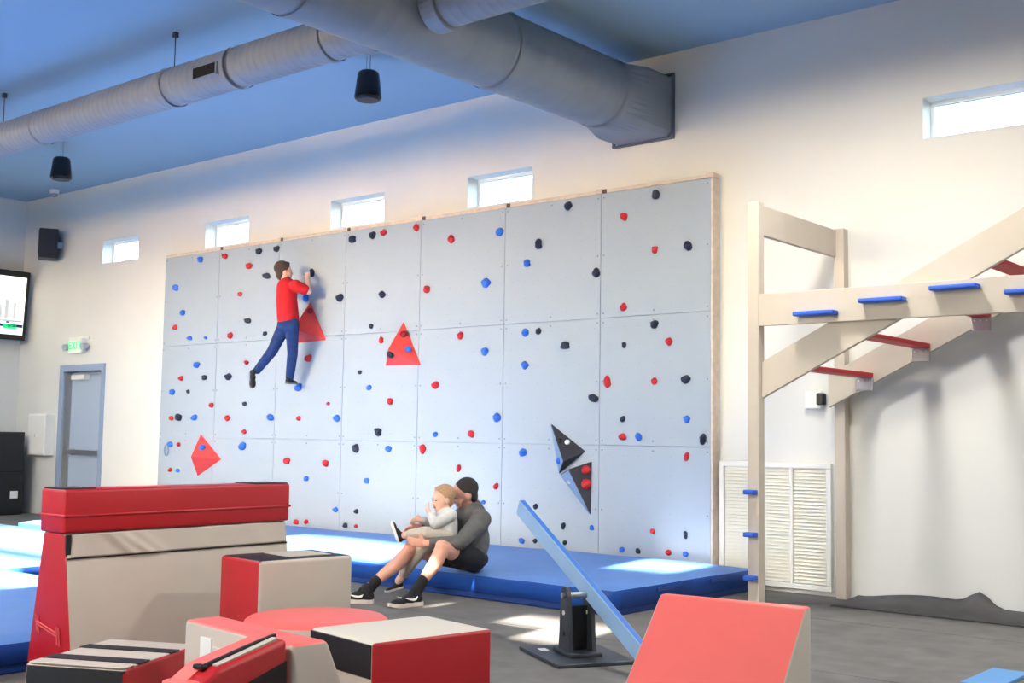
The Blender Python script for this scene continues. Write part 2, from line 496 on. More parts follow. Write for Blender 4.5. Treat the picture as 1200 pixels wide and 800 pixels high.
# ------------------------------------------------------------------ climbing holds
HOLDS = [
(0.81,3.57,'b',0.053,0.040),(1.34,3.57,'r',0.051,0.037),(2.04,3.57,'n',0.055,0.043),(2.39,3.57,'n',0.050,0.042),(1.85,3.40,'r',0.058,0.039),
(2.21,3.24,'n',0.074,0.039),(0.27,3.23,'b',0.059,0.043),(1.68,3.05,'r',0.045,0.027),(0.45,2.88,'b',0.054,0.037),(0.29,2.69,'r',0.047,0.034),
(1.86,2.70,'n',0.065,0.034),(0.63,2.53,'b',0.049,0.031),(0.98,2.52,'b',0.030,0.022),(1.51,2.53,'r',0.043,0.042),(2.21,2.52,'n',0.040,0.028),
(0.81,2.17,'b',0.059,0.038),(1.86,2.17,'r',0.044,0.028),(0.47,2.00,'r',0.043,0.034),(0.99,2.00,'n',0.053,0.036),(1.50,2.00,'n',0.060,0.044),
(0.28,1.82,'b',0.055,0.037),(0.64,1.82,'n',0.034,0.027),(1.16,1.64,'r',0.043,0.033),(1.85,1.65,'n',0.037,0.029),(0.28,1.47,'r',0.047,0.031),
(0.45,1.48,'n',0.064,0.048),(0.80,1.48,'b',0.054,0.040),(1.51,1.47,'r',0.048,0.037),(2.37,1.48,'b',0.061,0.043),(1.86,1.30,'r',0.037,0.029),
(0.28,1.12,'b',0.053,0.038),(0.47,1.12,'r',0.034,0.029),(1.84,1.12,'b',0.061,0.049),(0.30,0.78,'r',0.041,0.030),(0.47,0.78,'b',0.039,0.027),
(3.77,3.55,'n',0.058,0.048),(4.11,3.57,'n',0.043,0.045),(4.29,3.58,'r',0.047,0.039),(3.07,3.21,'n',0.037,0.051),(2.97,2.92,'b',0.038,0.051),
(3.58,2.88,'n',0.057,0.049),(4.29,2.87,'n',0.045,0.040),(4.12,2.52,'n',0.031,0.029),(4.29,2.35,'r',0.035,0.037),(3.05,2.19,'r',0.052,0.047),
(3.95,2.00,'n',0.032,0.025),(4.11,1.82,'b',0.037,0.031),(2.88,1.84,'b',0.058,0.047),(3.42,1.64,'r',0.028,0.020),(4.46,1.66,'r',0.042,0.040),
(2.90,1.47,'r',0.035,0.031),(3.58,1.47,'b',0.047,0.040),(4.28,1.32,'n',0.054,0.046),(3.92,1.13,'n',0.050,0.051),(4.45,1.13,'b',0.043,0.036),
(2.71,0.96,'r',0.054,0.041),(3.41,0.95,'r',0.045,0.042),(3.07,0.76,'b',0.038,0.032),(4.11,0.77,'b',0.037,0.034),(3.60,0.42,'b',0.039,0.030),
(3.95,0.42,'n',0.033,0.029),(2.91,0.24,'r',0.043,0.034),(3.09,0.25,'r',0.036,0.030),(3.77,0.25,'n',0.037,0.029),(3.95,0.25,'r',0.028,0.021),
(4.81,3.58,'r',0.038,0.042),(5.34,3.40,'r',0.040,0.046),(6.03,3.41,'b',0.045,0.043),(6.55,3.23,'n',0.042,0.057),(6.40,3.05,'b',0.043,0.043),
(4.99,2.88,'r',0.046,0.043),(5.85,2.89,'b',0.053,0.049),(5.50,2.35,'r',0.039,0.043),(6.39,2.34,'b',0.041,0.042),(6.56,2.35,'n',0.033,0.036),
(6.90,2.19,'n',0.057,0.039),(5.85,2.17,'b',0.043,0.044),(6.39,2.01,'b',0.043,0.041),(5.15,1.83,'r',0.049,0.043),(6.03,1.48,'b',0.046,0.048),
(5.16,1.30,'b',0.032,0.029),(5.68,1.31,'r',0.040,0.037),(4.98,1.14,'r',0.039,0.053),(5.51,0.95,'r',0.028,0.041),(6.38,1.13,'b',0.046,0.043),
(6.03,0.78,'r',0.030,0.035),(6.55,0.60,'n',0.026,0.029),(6.90,0.43,'n',0.025,0.036),(7.24,0.43,'b',0.027,0.026),
(6.38,0.25,'b',0.035,0.029),(6.55,0.26,'n',0.025,0.025),(6.92,0.27,'n',0.025,0.025),(7.59,0.25,'b',0.029,0.025),(7.77,0.25,'n',0.025,0.026),
(5.86,0.61,'b',0.028,0.023),(6.92,3.58,'n',0.044,0.044),(7.59,3.40,'r',0.039,0.040),(7.95,3.57,'n',0.040,0.046),(7.94,3.05,'r',0.033,0.036),
(8.30,3.05,'n',0.041,0.047),(7.27,2.88,'n',0.041,0.048),(7.59,2.53,'r',0.036,0.041),(7.94,2.35,'n',0.042,0.042),(7.60,2.17,'n',0.024,0.032),
(8.10,2.18,'r',0.035,0.040),(7.41,1.82,'r',0.037,0.058),(7.94,1.82,'r',0.032,0.035),(8.28,1.83,'n',0.045,0.039),(7.25,1.67,'n',0.055,0.040),
(7.59,1.47,'n',0.027,0.031),(8.29,1.47,'b',0.032,0.035),(7.59,1.30,'r',0.043,0.035),(7.77,1.30,'b',0.034,0.041),(8.46,1.29,'n',0.035,0.051),
(8.29,1.13,'r',0.027,0.041),(7.93,0.44,'r',0.025,0.026),(8.28,0.43,'n',0.020,0.037),(8.10,0.26,'r',0.030,0.027),(8.28,0.26,'b',0.030,0.026),
]
rng = random.Random(7)
COLN = {'b': ('blue', M_BLUE_HOLD), 'r': ('red', M_RED_HOLD), 'n': ('dark navy', M_NAVY_HOLD)}
RANGES = ['bottom', 'middle', 'top']

def hold_mesh(hw, hh, m, surface_y=0.0):
    bm = new_bm()
    bmesh.ops.create_icosphere(bm, subdivisions=3, radius=1.0)
    d = 0.75 * min(hw, hh) + 0.3 * max(hw, hh)
    style = rng.choice(('round', 'jug', 'pinch', 'lump'))
    ph = [rng.uniform(0, 6.28) for _ in range(6)]
    sk = rng.uniform(-0.25, 0.25)
    for v in bm.verts:
        x, y, z = v.co
        n = 1 + 0.10 * math.sin(3 * x + ph[0]) * math.cos(2.5 * z + ph[1]) + 0.06 * math.sin(5 * z + ph[2] + 2 * y)
        if style == 'jug' and z > 0 and y < 0:
            n -= 0.30 * math.exp(-((z - 0.75) ** 2) / 0.08) * max(0, 1 - abs(x))      # scooped lip on top
        if style == 'pinch':
            n -= 0.22 * math.exp(-(z ** 2) / 0.06) * min(1, abs(x) * 1.5)
        if style == 'lump':
            x *= 1 - 0.28 * max(0, -z)
        x, y, z = x * n + sk * z * 0.5, y * n, z * n
        if y > 0:
            y = min(y, 0.12)
        v.co = Vector((x * hw, (y - 0.12) * d, z * hh))
    me_obj = obj('climbing_hold', bm, m, None, local=True, smooth=True)
    return me_obj

cnt = {}
info = []
for (x, z, c, hw, hh) in HOLDS:
    col = min(6, max(0, int(x / PW))); row = min(2, max(0, int(z / PW)))
    sz = 'small' if max(hw, hh) < 0.036 else ('large' if max(hw, hh) > 0.053 else 'medium')
    key = (c, sz, col, row)
    cnt.setdefault(key, []).append((z, x))
    info.append(key)
for (x, z, c, hw, hh), key in zip(HOLDS, info):
    name, m = COLN[c]
    c_, sz, col, row = key
    o = hold_mesh(hw, hh, m)
    o.location = (x, 0.0, z)
    same = sorted(cnt[key])
    pre = ''
    if len(same) == 2 and same[1][0] - same[0][0] > 0.1:
        pre = 'higher ' if (z, x) == same[1] else 'lower '
    elif len(same) > 2 and min(b[0] - a[0] for a, b in zip(same, same[1:])) > 0.1:
        pre = (['lowest ', 'middle ', 'highest '] if len(same) == 3 else ['lowest ', 'second lowest ', 'second highest ', 'highest '])[same.index((z, x))]
    elif len(same) > 1:
        alone = sorted(q[1] for q in same)
        if min(b - a for a, b in zip(alone, alone[1:])) > 0.1:
            pre = {2: ['door side ', 'far side '], 3: ['door side ', 'central ', 'far side ']}.get(len(same), [''] * 9)[alone.index(x)]
    lab = '%s%s %s climbing hold, %s panel row, %s panel column from the exit door' % (pre, sz, name, RANGES[row], ORD[col])
    tag(o, lab, 'climbing hold', 'climbing holds on the panel wall')

# a rope loop hangs from the hold at the door edge of the wall
bm = new_bm()
N = 20
ring = []
for i in range(N):
    t = 2 * math.pi * i / N
    ring.append(Vector((0.235 + 0.045 * math.cos(t), -0.035, 1.045 + 0.075 * math.sin(t))))
for i in range(N):
    add_cyl(bm, ring[i], ring[(i + 1) % N], 0.008, 0.008, 8)
tag(obj('rope_loop', bm, mat('grey_blue_rope', (120, 146, 182), 0.8)), 'grey blue rope loop hanging below a hold at the wall edge', 'rope loop')

# ------------------------------------------------------------------ pyramid volumes
def volume(name, label, base, apex, m, knobs, cat='wall volume', side=None):
    bx = sum(p[0] for p in base) / 3; bz = min(p[1] for p in base)
    t = thing(name, label, cat, (bx, 0, bz), group='pyramid volumes on the climbing wall')
    bm = new_bm()
    vb = [bm.verts.new((x, -0.0005, z)) for x, z in base]
    va = bm.verts.new(apex)
    bm.faces.new(vb)
    for i in range(3):
        bm.faces.new((vb[i], vb[(i + 1) % 3], va))
    bevel(bm, 0.006, 2)
    obj('shell', bm, m, t)
    A = Vector(apex)
    B = [Vector((x, 0, z)) for x, z in base]
    if side:                                              # one face is covered by a slate blue sheet
        p, q = B[side[0]], B[side[1]]
        n = (q - p).cross(A - p).normalized()
        if n.y > 0:
            n = -n
        cen = (p + q + A) / 3
        bm = new_bm()
        lo = [bm.verts.new(cen + (v - cen) * 0.94 + n * 0.001) for v in (p, q, A)]
        hi = [bm.verts.new(cen + (v - cen) * 0.94 + n * 0.005) for v in (p, q, A)]
        bm.faces.new(lo); bm.faces.new(hi[::-1])
        for i in range(3):
            bm.faces.new((lo[i], lo[(i + 1) % 3], hi[(i + 1) % 3], hi[i]))
        obj('side_sheet', bm, M_SLATE, t)
    for (i, j, a, b, km, r) in knobs:                     # knob on the face base[i], base[j], apex
        p = B[i] * a + B[j] * b + A * (1 - a - b)
        n = (B[j] - B[i]).cross(A - B[i]).normalized()
        if n.y > 0:
            n = -n
        bm = new_bm()
        add_sphere(bm, p + n * r * 0.3, r, (1, 1, 0.75), n.to_track_quat('Z', 'Y').to_matrix())
        obj('knob', bm, km, t, smooth=True)
    return t

M_DRED = mat('dark_red_knob', (150, 14, 24), 0.5)
volume('red_pyramid', 'red pyramid volume low on the climbing wall near the exit door', [(0.945, 1.268), (1.405, 0.947), (0.906, 0.714)],
       (1.082, -0.24, 0.971), M_RED_VOL, [(0, 1, 0.40, 0.24, M_BLUE_HOLD, 0.045)])
volume('red_pyramid', 'red pyramid volume beside the climbing boy', [(3.049, 2.864), (3.356, 2.389), (2.772, 2.374)],
       (3.059, -0.27, 2.53), M_RED_VOL, [(0, 1, 0.70, 0.14, M_DRED, 0.04)])
volume('red_pyramid', 'red pyramid volume alone in the middle of the climbing wall', [(4.638, 2.549), (4.922, 2.05), (4.362, 2.059)],
       (4.639, -0.235, 2.222), M_RED_VOL,
       [(0, 1, 0.62, 0.17, M_DRED, 0.042), (0, 1, 0.26, 0.48, M_BLUE_HOLD, 0.038), (1, 2, 0.1, 0.18, M_BLACK, 0.045)])
M_SLATE = mat('slate_blue_paint', (128, 156, 186), 0.5)
volume('black_pyramid', 'upper black pyramid volume with one white knob', [(6.726, 1.428), (7.158, 1.159), (6.838, 0.928)],
       (7.004, -0.15, 1.056), M_BLACK_VOL, [(0, 1, 0.38, 0.40, M_WHITE, 0.028), (0, 1, 0.5, 0.1, M_BLACK, 0.028), (0, 2, 0.16, 0.44, M_BLUE_HOLD, 0.036)], side=(0, 2))
volume('black_pyramid', 'lower black pyramid volume with two red knobs', [(7.236, 1.063), (7.229, 0.543), (6.847, 0.925)],
       (7.065, -0.15, 0.985), M_BLACK_VOL, [(0, 1, 0.62, 0.12, M_RED_HOLD, 0.045), (0, 1, 0.38, 0.38, M_RED_HOLD, 0.05), (1, 2, 0.22, 0.46, M_WHITE, 0.022)], side=(1, 2))

# ------------------------------------------------------------------ air ducts
def ribbed(bm, p0, p1, r, pitch, amp, seg=36):
    p0, p1 = Vector(p0), Vector(p1)
    L = (p1 - p0).length
    d = (p1 - p0) / L
    a = d.orthogonal().normalized(); b = d.cross(a)
    prof = []
    n = max(1, int(L / pitch))
    for i in range(n):
        s = i * L / n; w = L / n
        prof += [(s, r), (s + w * 0.80, r), (s + w * 0.88, r + amp), (s + w * 0.94, r + amp)]
    prof.append((L, r))
    prev = None
    for s, rr in prof:
        row = [bm.verts.new(p0 + d * s + (a * math.cos(2 * math.pi * k / seg) + b * math.sin(2 * math.pi * k / seg)) * rr) for k in range(seg)]
        if prev:
            for k in range(seg):
                bm.faces.new((prev[k], prev[(k + 1) % seg], row[(k + 1) % seg], row[k]))
        prev = row

DX, DZ, DR = 7.72, 4.45, 0.325
BY, BZ, BR = -3.12, 4.43, 0.175
du = thing('main_air_duct', 'large round grey air duct running to the back wall above the climbing wall', 'air duct', (DX, -5, DZ - DR))
bm = new_bm(); ribbed(bm, (DX, -11.5, DZ), (DX, -0.55, DZ), DR, 0.16, 0.0015, 40); obj('barrel', bm, M_DUCT, du, smooth=True)
# round to square transition and boot
bm = new_bm()
seg = 40
ring0, ring1, ring2 = [], [], []
hw, hz = 0.33, 0.295
for k in range(seg):
    t = 2 * math.pi * (k + 0.5) / seg
    c, s = math.cos(t), math.sin(t)
    q = max(abs(c), abs(s))
    ring0.append(bm.verts.new((DX + DR * c, -0.56, DZ + DR * s)))
    ring1.append(bm.verts.new((DX + hw * c / q, -0.22, DZ - 0.02 + hz * s / q)))
    ring2.append(bm.verts.new((DX + hw * c / q, Y_B - 0.01, DZ - 0.02 + hz * s / q)))
for A, B in ((ring0, ring1), (ring1, ring2)):
    for k in range(seg):
        bm.faces.new((A[k], A[(k + 1) % seg], B[(k + 1) % seg], B[k]))
obj('wall_boot', bm, M_DUCT, du)
bm = new_bm()
z0, z1 = DZ - 0.02 - hz, DZ - 0.02 + hz
for b in ((DX - hw - 0.02, DX + hw + 0.02, z0 - 0.02, z0), (DX - hw - 0.02, DX + hw + 0.02, z1, z1 + 0.02),
          (DX - hw - 0.02, DX - hw, z0, z1), (DX + hw, DX + hw + 0.02, z0, z1)):
    add_box(bm, b[0], b[1], Y_B - 0.035, Y_B - 0.001, b[2], b[3])
obj('wall_flange', bm, mat('flange_grey', (96, 104, 120), 0.5, metal=0.3), du)
for y in (-0.6, -2.1, -4.2):
    bm = new_bm(); add_cyl(bm, (DX, y - 0.03, DZ), (DX, y + 0.03, DZ), DR + 0.008, DR + 0.008, 40, caps=False); obj('joint_band', bm, M_DUCT, du, smooth=True)
for y in (-5.0,):
    for s in (-1, 1):
        bm = new_bm(); add_cyl(bm, (DX + s * (DR + 0.006), y, DZ - 0.02), (DX + s * (DR + 0.006), y, H), 0.004, 0.004, 6); obj('hanger_rod', bm, M_STEEL, du)

br = thing('branch_air_duct', 'thin ribbed grey air duct with a black register, running along the ceiling', 'air duct', (2.0, BY, BZ - BR))
bm = new_bm(); ribbed(bm, (X_L + 0.02, BY, BZ), (DX - 0.33, BY, BZ), BR, 0.085, 0.002, 32); obj('barrel', bm, M_DUCT, br, smooth=True)
bm = new_bm(); add_cyl(bm, (DX - 0.45, BY, BZ), (DX - 0.327, BY, BZ), BR + 0.02, BR + 0.02, 32); obj('collar', bm, M_DUCT, br, smooth=False)
reg = boxobj('register', (5.29, 5.63, BY - BR - 0.016, BY - BR + 0.03, 4.345, 4.455), M_DUCT, br, 0.003, 1)
for k in range(6):
    boxobj('register_slat', (5.305, 5.615, BY - BR - 0.022, BY - BR - 0.010, 4.356 + k * 0.0155, 4.366 + k * 0.0155), M_BLACKMATTE, reg)
boxobj('register_core', (5.305, 5.615, BY - BR - 0.018, BY - BR - 0.012, 4.355, 4.447), M_BLACKMATTE, reg)
for x, w_, m_ in ((5.72, 0.015, M_IRON), (4.74, 0.03, M_DUCT), (2.4, 0.03, M_DUCT), (6.9, 0.03, M_DUCT)):
    bm = new_bm(); add_cyl(bm, (x - w_, BY, BZ), (x + w_, BY, BZ), BR + 0.012, BR + 0.012, 32, caps=False); obj('strap_band', bm, m_, br, smooth=True)
for x in (4.73, 1.53):
    bm = new_bm(); add_cyl(bm, (x, BY, BZ + BR), (x, BY, H), 0.005, 0.005, 6); obj('hanger_rod', bm, M_IRON, br)
    boxobj('ceiling_clip', (x - 0.02, x + 0.02, BY - 0.02, BY + 0.02, H - 0.05, H - 0.001), M_IRON, br)
b2 = thing('branch_air_duct', 'short grey air duct joining the large duct on its window side', 'air duct', (10.0, BY, BZ - BR))
bm = new_bm(); ribbed(bm, (DX + 0.33, BY, BZ), (13.0, BY, BZ), BR, 0.085, 0.002, 32); obj('barrel', bm, M_DUCT, b2, smooth=True)
bm = new_bm(); add_cyl(bm, (DX + 0.327, BY, BZ), (DX + 0.47, BY, BZ), BR + 0.025, BR + 0.025, 32); obj('collar', bm, M_DUCT, b2)
for x in (10.5, 12.6):
    bm = new_bm(); add_cyl(bm, (x, BY, BZ + BR), (x, BY, H), 0.005, 0.005, 6); obj('hanger_rod', bm, M_IRON, b2)

# ------------------------------------------------------------------ pendant speakers
def pendant(x, y, label, zt):
    t = thing('pendant_speaker', label, 'speaker', (x, y, zt - 0.29), group='pendant speakers under the ceiling')
    bm = new_bm()
    prof = [(0.0, 0.112), (0.012, 0.128), (0.03, 0.133), (0.24, 0.108), (0.27, 0.10), (0.285, 0.08)]
    prev = None
    sg = 28
    for z, r in prof:
        row = [bm.verts.new((r * math.cos(2 * math.pi * k / sg), r * math.sin(2 * math.pi * k / sg), z)) for k in range(sg)]
        if prev:
            for k in range(sg):
                bm.faces.new((prev[k], prev[(k + 1) % sg], row[(k + 1) % sg], row[k]))
        else:
            bm.faces.new(row[::-1])
        prev = row
    bm.faces.new(prev)
    obj('housing', bm, mat('gloss_black', (10, 10, 12), 0.22), t, local=True, smooth=True)
    bm = new_bm(); add_cyl(bm, (0, 0, -0.004), (0, 0, 0.004), 0.106, 0.106, 28); obj('grille', bm, mat('speaker_grille', (60, 62, 66), 0.6), t, local=True)
    bm = new_bm(); add_cyl(bm, (0.02, 0, 0.28), (0.02, 0, 4.949 - (zt - 0.29)), 0.005, 0.005, 8); obj('cable', bm, M_STEEL, t, local=True)
    bm = new_bm(); add_cyl(bm, (-0.03, 0, 0.28), (-0.03, 0, 4.949 - (zt - 0.29)), 0.003, 0.003, 8); obj('safety_wire', bm, M_STEEL, t, local=True)
pendant(5.66, -1.57, 'black pendant speaker hanging beside the large duct', 4.80)
pendant(0.03, -1.60, 'black pendant speaker hanging near the exit door end of the ceiling', 4.75)

# security camera dome
t = thing('security_camera', 'small white dome security camera on the ceiling edge above the exit door', 'security camera', (-2.88, -0.10, H - 0.13))
bm = new_bm(); add_cyl(bm, (0, 0, 0.07), (0, 0, 0.129), 0.065, 0.07, 20); obj('base', bm, M_WHITE, t, local=True)
bm = new_bm(); add_sphere(bm, (0, 0, 0.07), 0.055); obj('dome', bm, mat('dome_grey', (150, 160, 176), 0.2), t, local=True, smooth=True)

# wall speaker
t = thing('wall_speaker', 'black box speaker bracketed to the back wall beside the television', 'speaker', (-3.05, -0.05, 3.90), rotz=math.radians(-28))
boxobj('cabinet', (-0.19, 0.19, -0.15, 0.12, 0, 0.45), mat('speaker_cabinet', (26, 32, 44), 0.5), t, 0.012, 2, local=True)
boxobj('grille', (-0.165, 0.165, -0.157, -0.149, 0.03, 0.42), M_BLACKMATTE, t, local=True)
boxobj('logo_plate', (0.03, 0.10, -0.161, -0.156, 0.045, 0.06), M_STEEL, t, local=True)
boxobj('bracket', (-0.03, 0.03, 0.11, 0.19, 0.17, 0.27), M_STEEL, t, local=True)

# exit sign with emergency lamp heads
t = thing('exit_sign', 'small white exit sign with green letters above the door', 'exit sign', (-2.32, Y_B, 2.44))
boxobj('box', (-0.20, 0.16, -0.09, -0.001, 0.0, 0.22), M_WHITE, t, 0.008, 2, local=True)
boxobj('canopy', (-0.30, 0.26, -0.03, -0.001, 0.20, 0.25), M_WHITE, t, 0.005, 1, local=True)
M_GREEN = mat('exit_green', (40, 240, 130), 0.4, emit=(40, 250, 130), estr=0.9)
cu = bpy.data.curves.new('letters', 'FONT'); cu.body = 'EXIT'; cu.size = 0.17; cu.extrude = 0.002; cu.align_x = 'CENTER'
lt = bpy.data.objects.new('letters', cu); COL.objects.link(lt)
dg = bpy.context.evaluated_depsgraph_get(); me = bpy.data.meshes.new_from_object(lt.evaluated_get(dg))
bpy.data.objects.remove(lt); me.materials.clear(); me.materials.append(M_GREEN)
lo = link('letters', me, t); lo.location = (-0.02, -0.0925, 0.055); lo.rotation_euler = (math.pi / 2, 0, 0)
for s in (-0.27, 0.23):
    bm = new_bm(); add_cyl(bm, (s, -0.03, 0.10), (s, -0.12, 0.08), 0.045, 0.055, 16); obj('lamp_head', bm, mat('lamp_head_grey', (176, 184, 200), 0.4), t, local=True)

# wall cabinet beside the door
t = thing('wall_box', 'plain white metal box mounted on the wall beside the exit door', 'wall box', (-3.22, Y_B, 0.90))
boxobj('body', (-0.26, 0.26, -0.16, -0.001, 0, 0.63), M_WHITE, t, 0.012, 2, local=True)
boxobj('lid_panel', (-0.24, 0.24, -0.167, -0.159, 0.02, 0.61), M_WHITE, t, 0.003, 1, local=True)
boxobj('latch', (-0.02, 0.02, -0.176, -0.166, 0.28, 0.33), mat('latch_pale', (214, 214, 212), 0.4), t, local=True)

# television on the left wall
t = thing('television', 'wall mounted flat television with a bright screen and black frame', 'television', (-3.78, -0.92, 2.68), rotz=math.radians(4))
t.rotation_euler = (0, math.radians(4), math.radians(4))
boxobj('housing', (-0.04, 0.04, -0.95, 0.95, 0, 1.08), M_BLACK, t, 0.012, 2, local=True)
scr = boxobj('screen', (0.038, 0.044, -0.89, 0.89, 0.085, 0.985), mat('screen_light', (240, 240, 228), 0.3, emit=(250, 248, 232), estr=0.85), t, local=True)
def scr_patch(n, y0, y1, z0, z1, rgb, e=0.6):
    boxobj(n, (0.0435, 0.0455, y0, y1, z0, z1), mat('screen_%d_%d_%d' % rgb, rgb, 0.4, emit=rgb, estr=e), scr, local=True)
scr_patch('dark_strip', 0.28, 0.88, 0.20, 0.245, (24, 38, 92), 0.4)
scr_patch('green_tag', 0.55, 0.78, 0.17, 0.25, (45, 245, 140), 0.7)
for y0, w_, h_ in ((0.32, 0.10, 0.34), (0.47, 0.05, 0.22), (0.56, 0.07, 0.30), (0.70, 0.05, 0.26), (0.18, 0.08, 0.25)):
    scr_patch('tower', y0, y0 + w_, 0.32, 0.32 + h_, (204, 206, 204), 0.55)
scr_patch('horizon_band', 0.3, 0.86, 0.28, 0.31, (190, 196, 206), 0.55)
scr_patch('dark_mark', 0.60, 0.66, 0.26, 0.285, (34, 50, 110), 0.4)
boxobj('mount_arm', (-0.33, -0.03, -0.08, 0.08, 0.45, 0.60), M_IRON, t, local=True)

# black cabinet in the corner
t = thing('storage_cabinet', 'black two door storage cabinet standing in the corner below the television', 'cabinet', (-3.72, -1.2, 0))
boxobj('body', (-0.40, 0.38, -0.95, 1.06, 0, 1.25), M_BLACK, t, 0.01, 2, local=True)
boxobj('upper_door', (0.372, 0.392, -0.93, 1.04, 0.66, 1.23), mat('cabinet_black', (24, 25, 30), 0.4), t, 0.004, 1, local=True)
boxobj('lower_door', (0.372, 0.392, -0.93, 1.04, 0.03, 0.64), mat('cabinet_black', (24, 25, 30), 0.4), t, 0.004, 1, local=True)
boxobj('white_plate', (0.391, 0.398, 0.86, 0.98, 0.25, 0.36), M_WHITE, t, 0.002, 1, local=True)

# ------------------------------------------------------------------ louvred panel and outlet on the right part of the wall
t = thing('louvred_panel', 'large white louvred wall panel low beside the climbing wall edge', 'louvre', (9.10, Y_B, 0.04))
M_LOUVRE = mat('louvre_white', (236, 234, 222), 0.6, noise=0.02, scale=5)
for b in ((-0.53, 0.53, 0.0, 0.045), (-0.53, 0.53, 1.015, 1.06), (-0.53, -0.485, 0.045, 1.015), (0.485, 0.53, 0.045, 1.015),
          (-0.175, -0.15, 0.045, 1.015), (0.155, 0.18, 0.045, 1.015)):
    boxobj('frame_bar', (b[0], b[1], -0.045, -0.001, b[2], b[3]), M_WHITE, t, 0.004, 1, local=True)
boxobj('back_plate', (-0.485, 0.485, -0.008, -0.001, 0.045, 1.015), M_LOUVRE, t, local=True)
first = None
for x0, x1 in ((-0.482, -0.178), (-0.147, 0.152), (0.183, 0.482)):
    for k in range(32):
        z = 0.052 + k * 0.030
        if first is None:
            bm = new_bm()
            prism(bm, [(-0.030, 0.0), (-0.024, 0.0), (-0.008, 0.026), (-0.014, 0.026)], 0.0, 0.302)
            first = obj('louvre_slat', bm, M_LOUVRE, t, local=True); s_ = first
        else:
            s_ = copy_part(first, t)
        s_.location = (x0, 0, z)
t = thing('wall_outlet', 'white outlet box with a black plug on the wall behind the timber rig', 'outlet', (9.50, Y_B, 1.56))
boxobj('box', (-0.10, 0.05, -0.05, -0.001, 0, 0.15), M_WHITE, t, 0.008, 2, local=True)
boxobj('plug', (0.03, 0.10, -0.11, -0.045, 0.03, 0.13), M_BLACK, t, 0.012, 2, local=True)

# ------------------------------------------------------------------ timber obstacle rig on the right
rig = thing('obstacle_rig', 'beige timber obstacle rig with sloping stair beams, blue rungs and red treads', 'obstacle rig', (11.3, -0.65, 0))
YF0 = -1.34
def post(x, y, z1):
    o = boxobj('post', (x, x + 0.092, y, y + 0.092, 0.0, z1), M_TIMBER, rig, 0.006, 2)
    return o
post(9.63, YF0, 3.08); post(9.69, 0.033, 3.07)
post(13.9, YF0, 3.8); post(13.9, 0.033, 3.8)
boxobj('tie_beam', (9.675, 9.715, YF0 + 0.092, 0.033, 2.83, 3.06), M_TIMBER, rig, 0.005, 2)
boxobj('tie_beam', (13.93, 13.97, YF0 + 0.092, 0.033, 3.5, 3.73), M_TIMBER, rig, 0.005, 2)
boxobj('side_beam', (9.722, 13.90, YF0 + 0.002, YF0 + 0.040, 2.135, 2.375), M_TIMBER, rig, 0.004, 2)
def stringer(x0, zb0, x1, y0, y1):
    bm = new_bm()
    sl = 0.507
    h = 0.27
    a = [(x0, zb0), (x1, zb0 + sl * (x1 - x0)), (x1, zb0 + sl * (x1 - x0) + h), (x0, zb0 + h)]
    A = [bm.verts.new((x, y0, z)) for x, z in a]; B = [bm.verts.new((x, y1, z)) for x, z in a]
    bm.faces.new(A); bm.faces.new(B[::-1])
    for i in range(4):
        bm.faces.new((A[i], B[i], B[(i + 1) % 4], A[(i + 1) % 4]))
    bevel(bm, 0.004, 2)
    obj('stair_beam', bm, M_TIMBER, rig)
stringer(9.724, 1.60, 13.9, YF0 + 0.044, YF0 + 0.084)
stringer(9.68, 1.565, 13.9, -0.06, -0.02)
for k in range(8):
    x = 9.93 + k * 0.465; z = 1.825 + k * 0.2205
    tr = boxobj('tread', (x, x + 0.14, YF0 + 0.085, -0.062, z - 0.018, z + 0.018), M_TREAD, rig, 0.006, 2)
    br_ = boxobj('tread_bracket', (x - 0.002, x + 0.142, -0.085, -0.061, z - 0.125, z - 0.019), M_BRACKET, tr, 0.004, 1)
    bm = new_bm()
    for q in (0.025, 0.07, 0.115):
        add_cyl(bm, (x + q, -0.085, z - 0.045), (x + q, -0.091, z - 0.045), 0.008, 0.007, 8)
    bolt = obj('bracket_bolts', bm, M_WHITE, tr); bolt['kind'] = 'stuff'
for x0, z in ((10.04, 2.20), (10.535, 2.265), (11.03, 2.318), (11.515, 2.26), (12.0, 2.21), (12.5, 2.26)):
    boxobj('rung', (x0, x0 + 0.315, YF0 - 0.095, YF0 + 0.001, z - 0.016, z + 0.016), M_RUNG, rig, 0.010, 3)
for z in (0.905, 0.595, 0.28):
    boxobj('foot_peg', (9.628, 9.716, YF0 - 0.075, YF0 - 0.0005, z - 0.017, z + 0.017), M_RUNG, rig, 0.008, 2)
for x, y, z in ((9.636, YF0 + 0.046, 2.86), ):
    bm = new_bm(); add_cyl(bm, (x - 0.012, y, z), (x, y, z), 0.012, 0.012, 10); obj('bolt_head', bm, M_BOLT, rig)

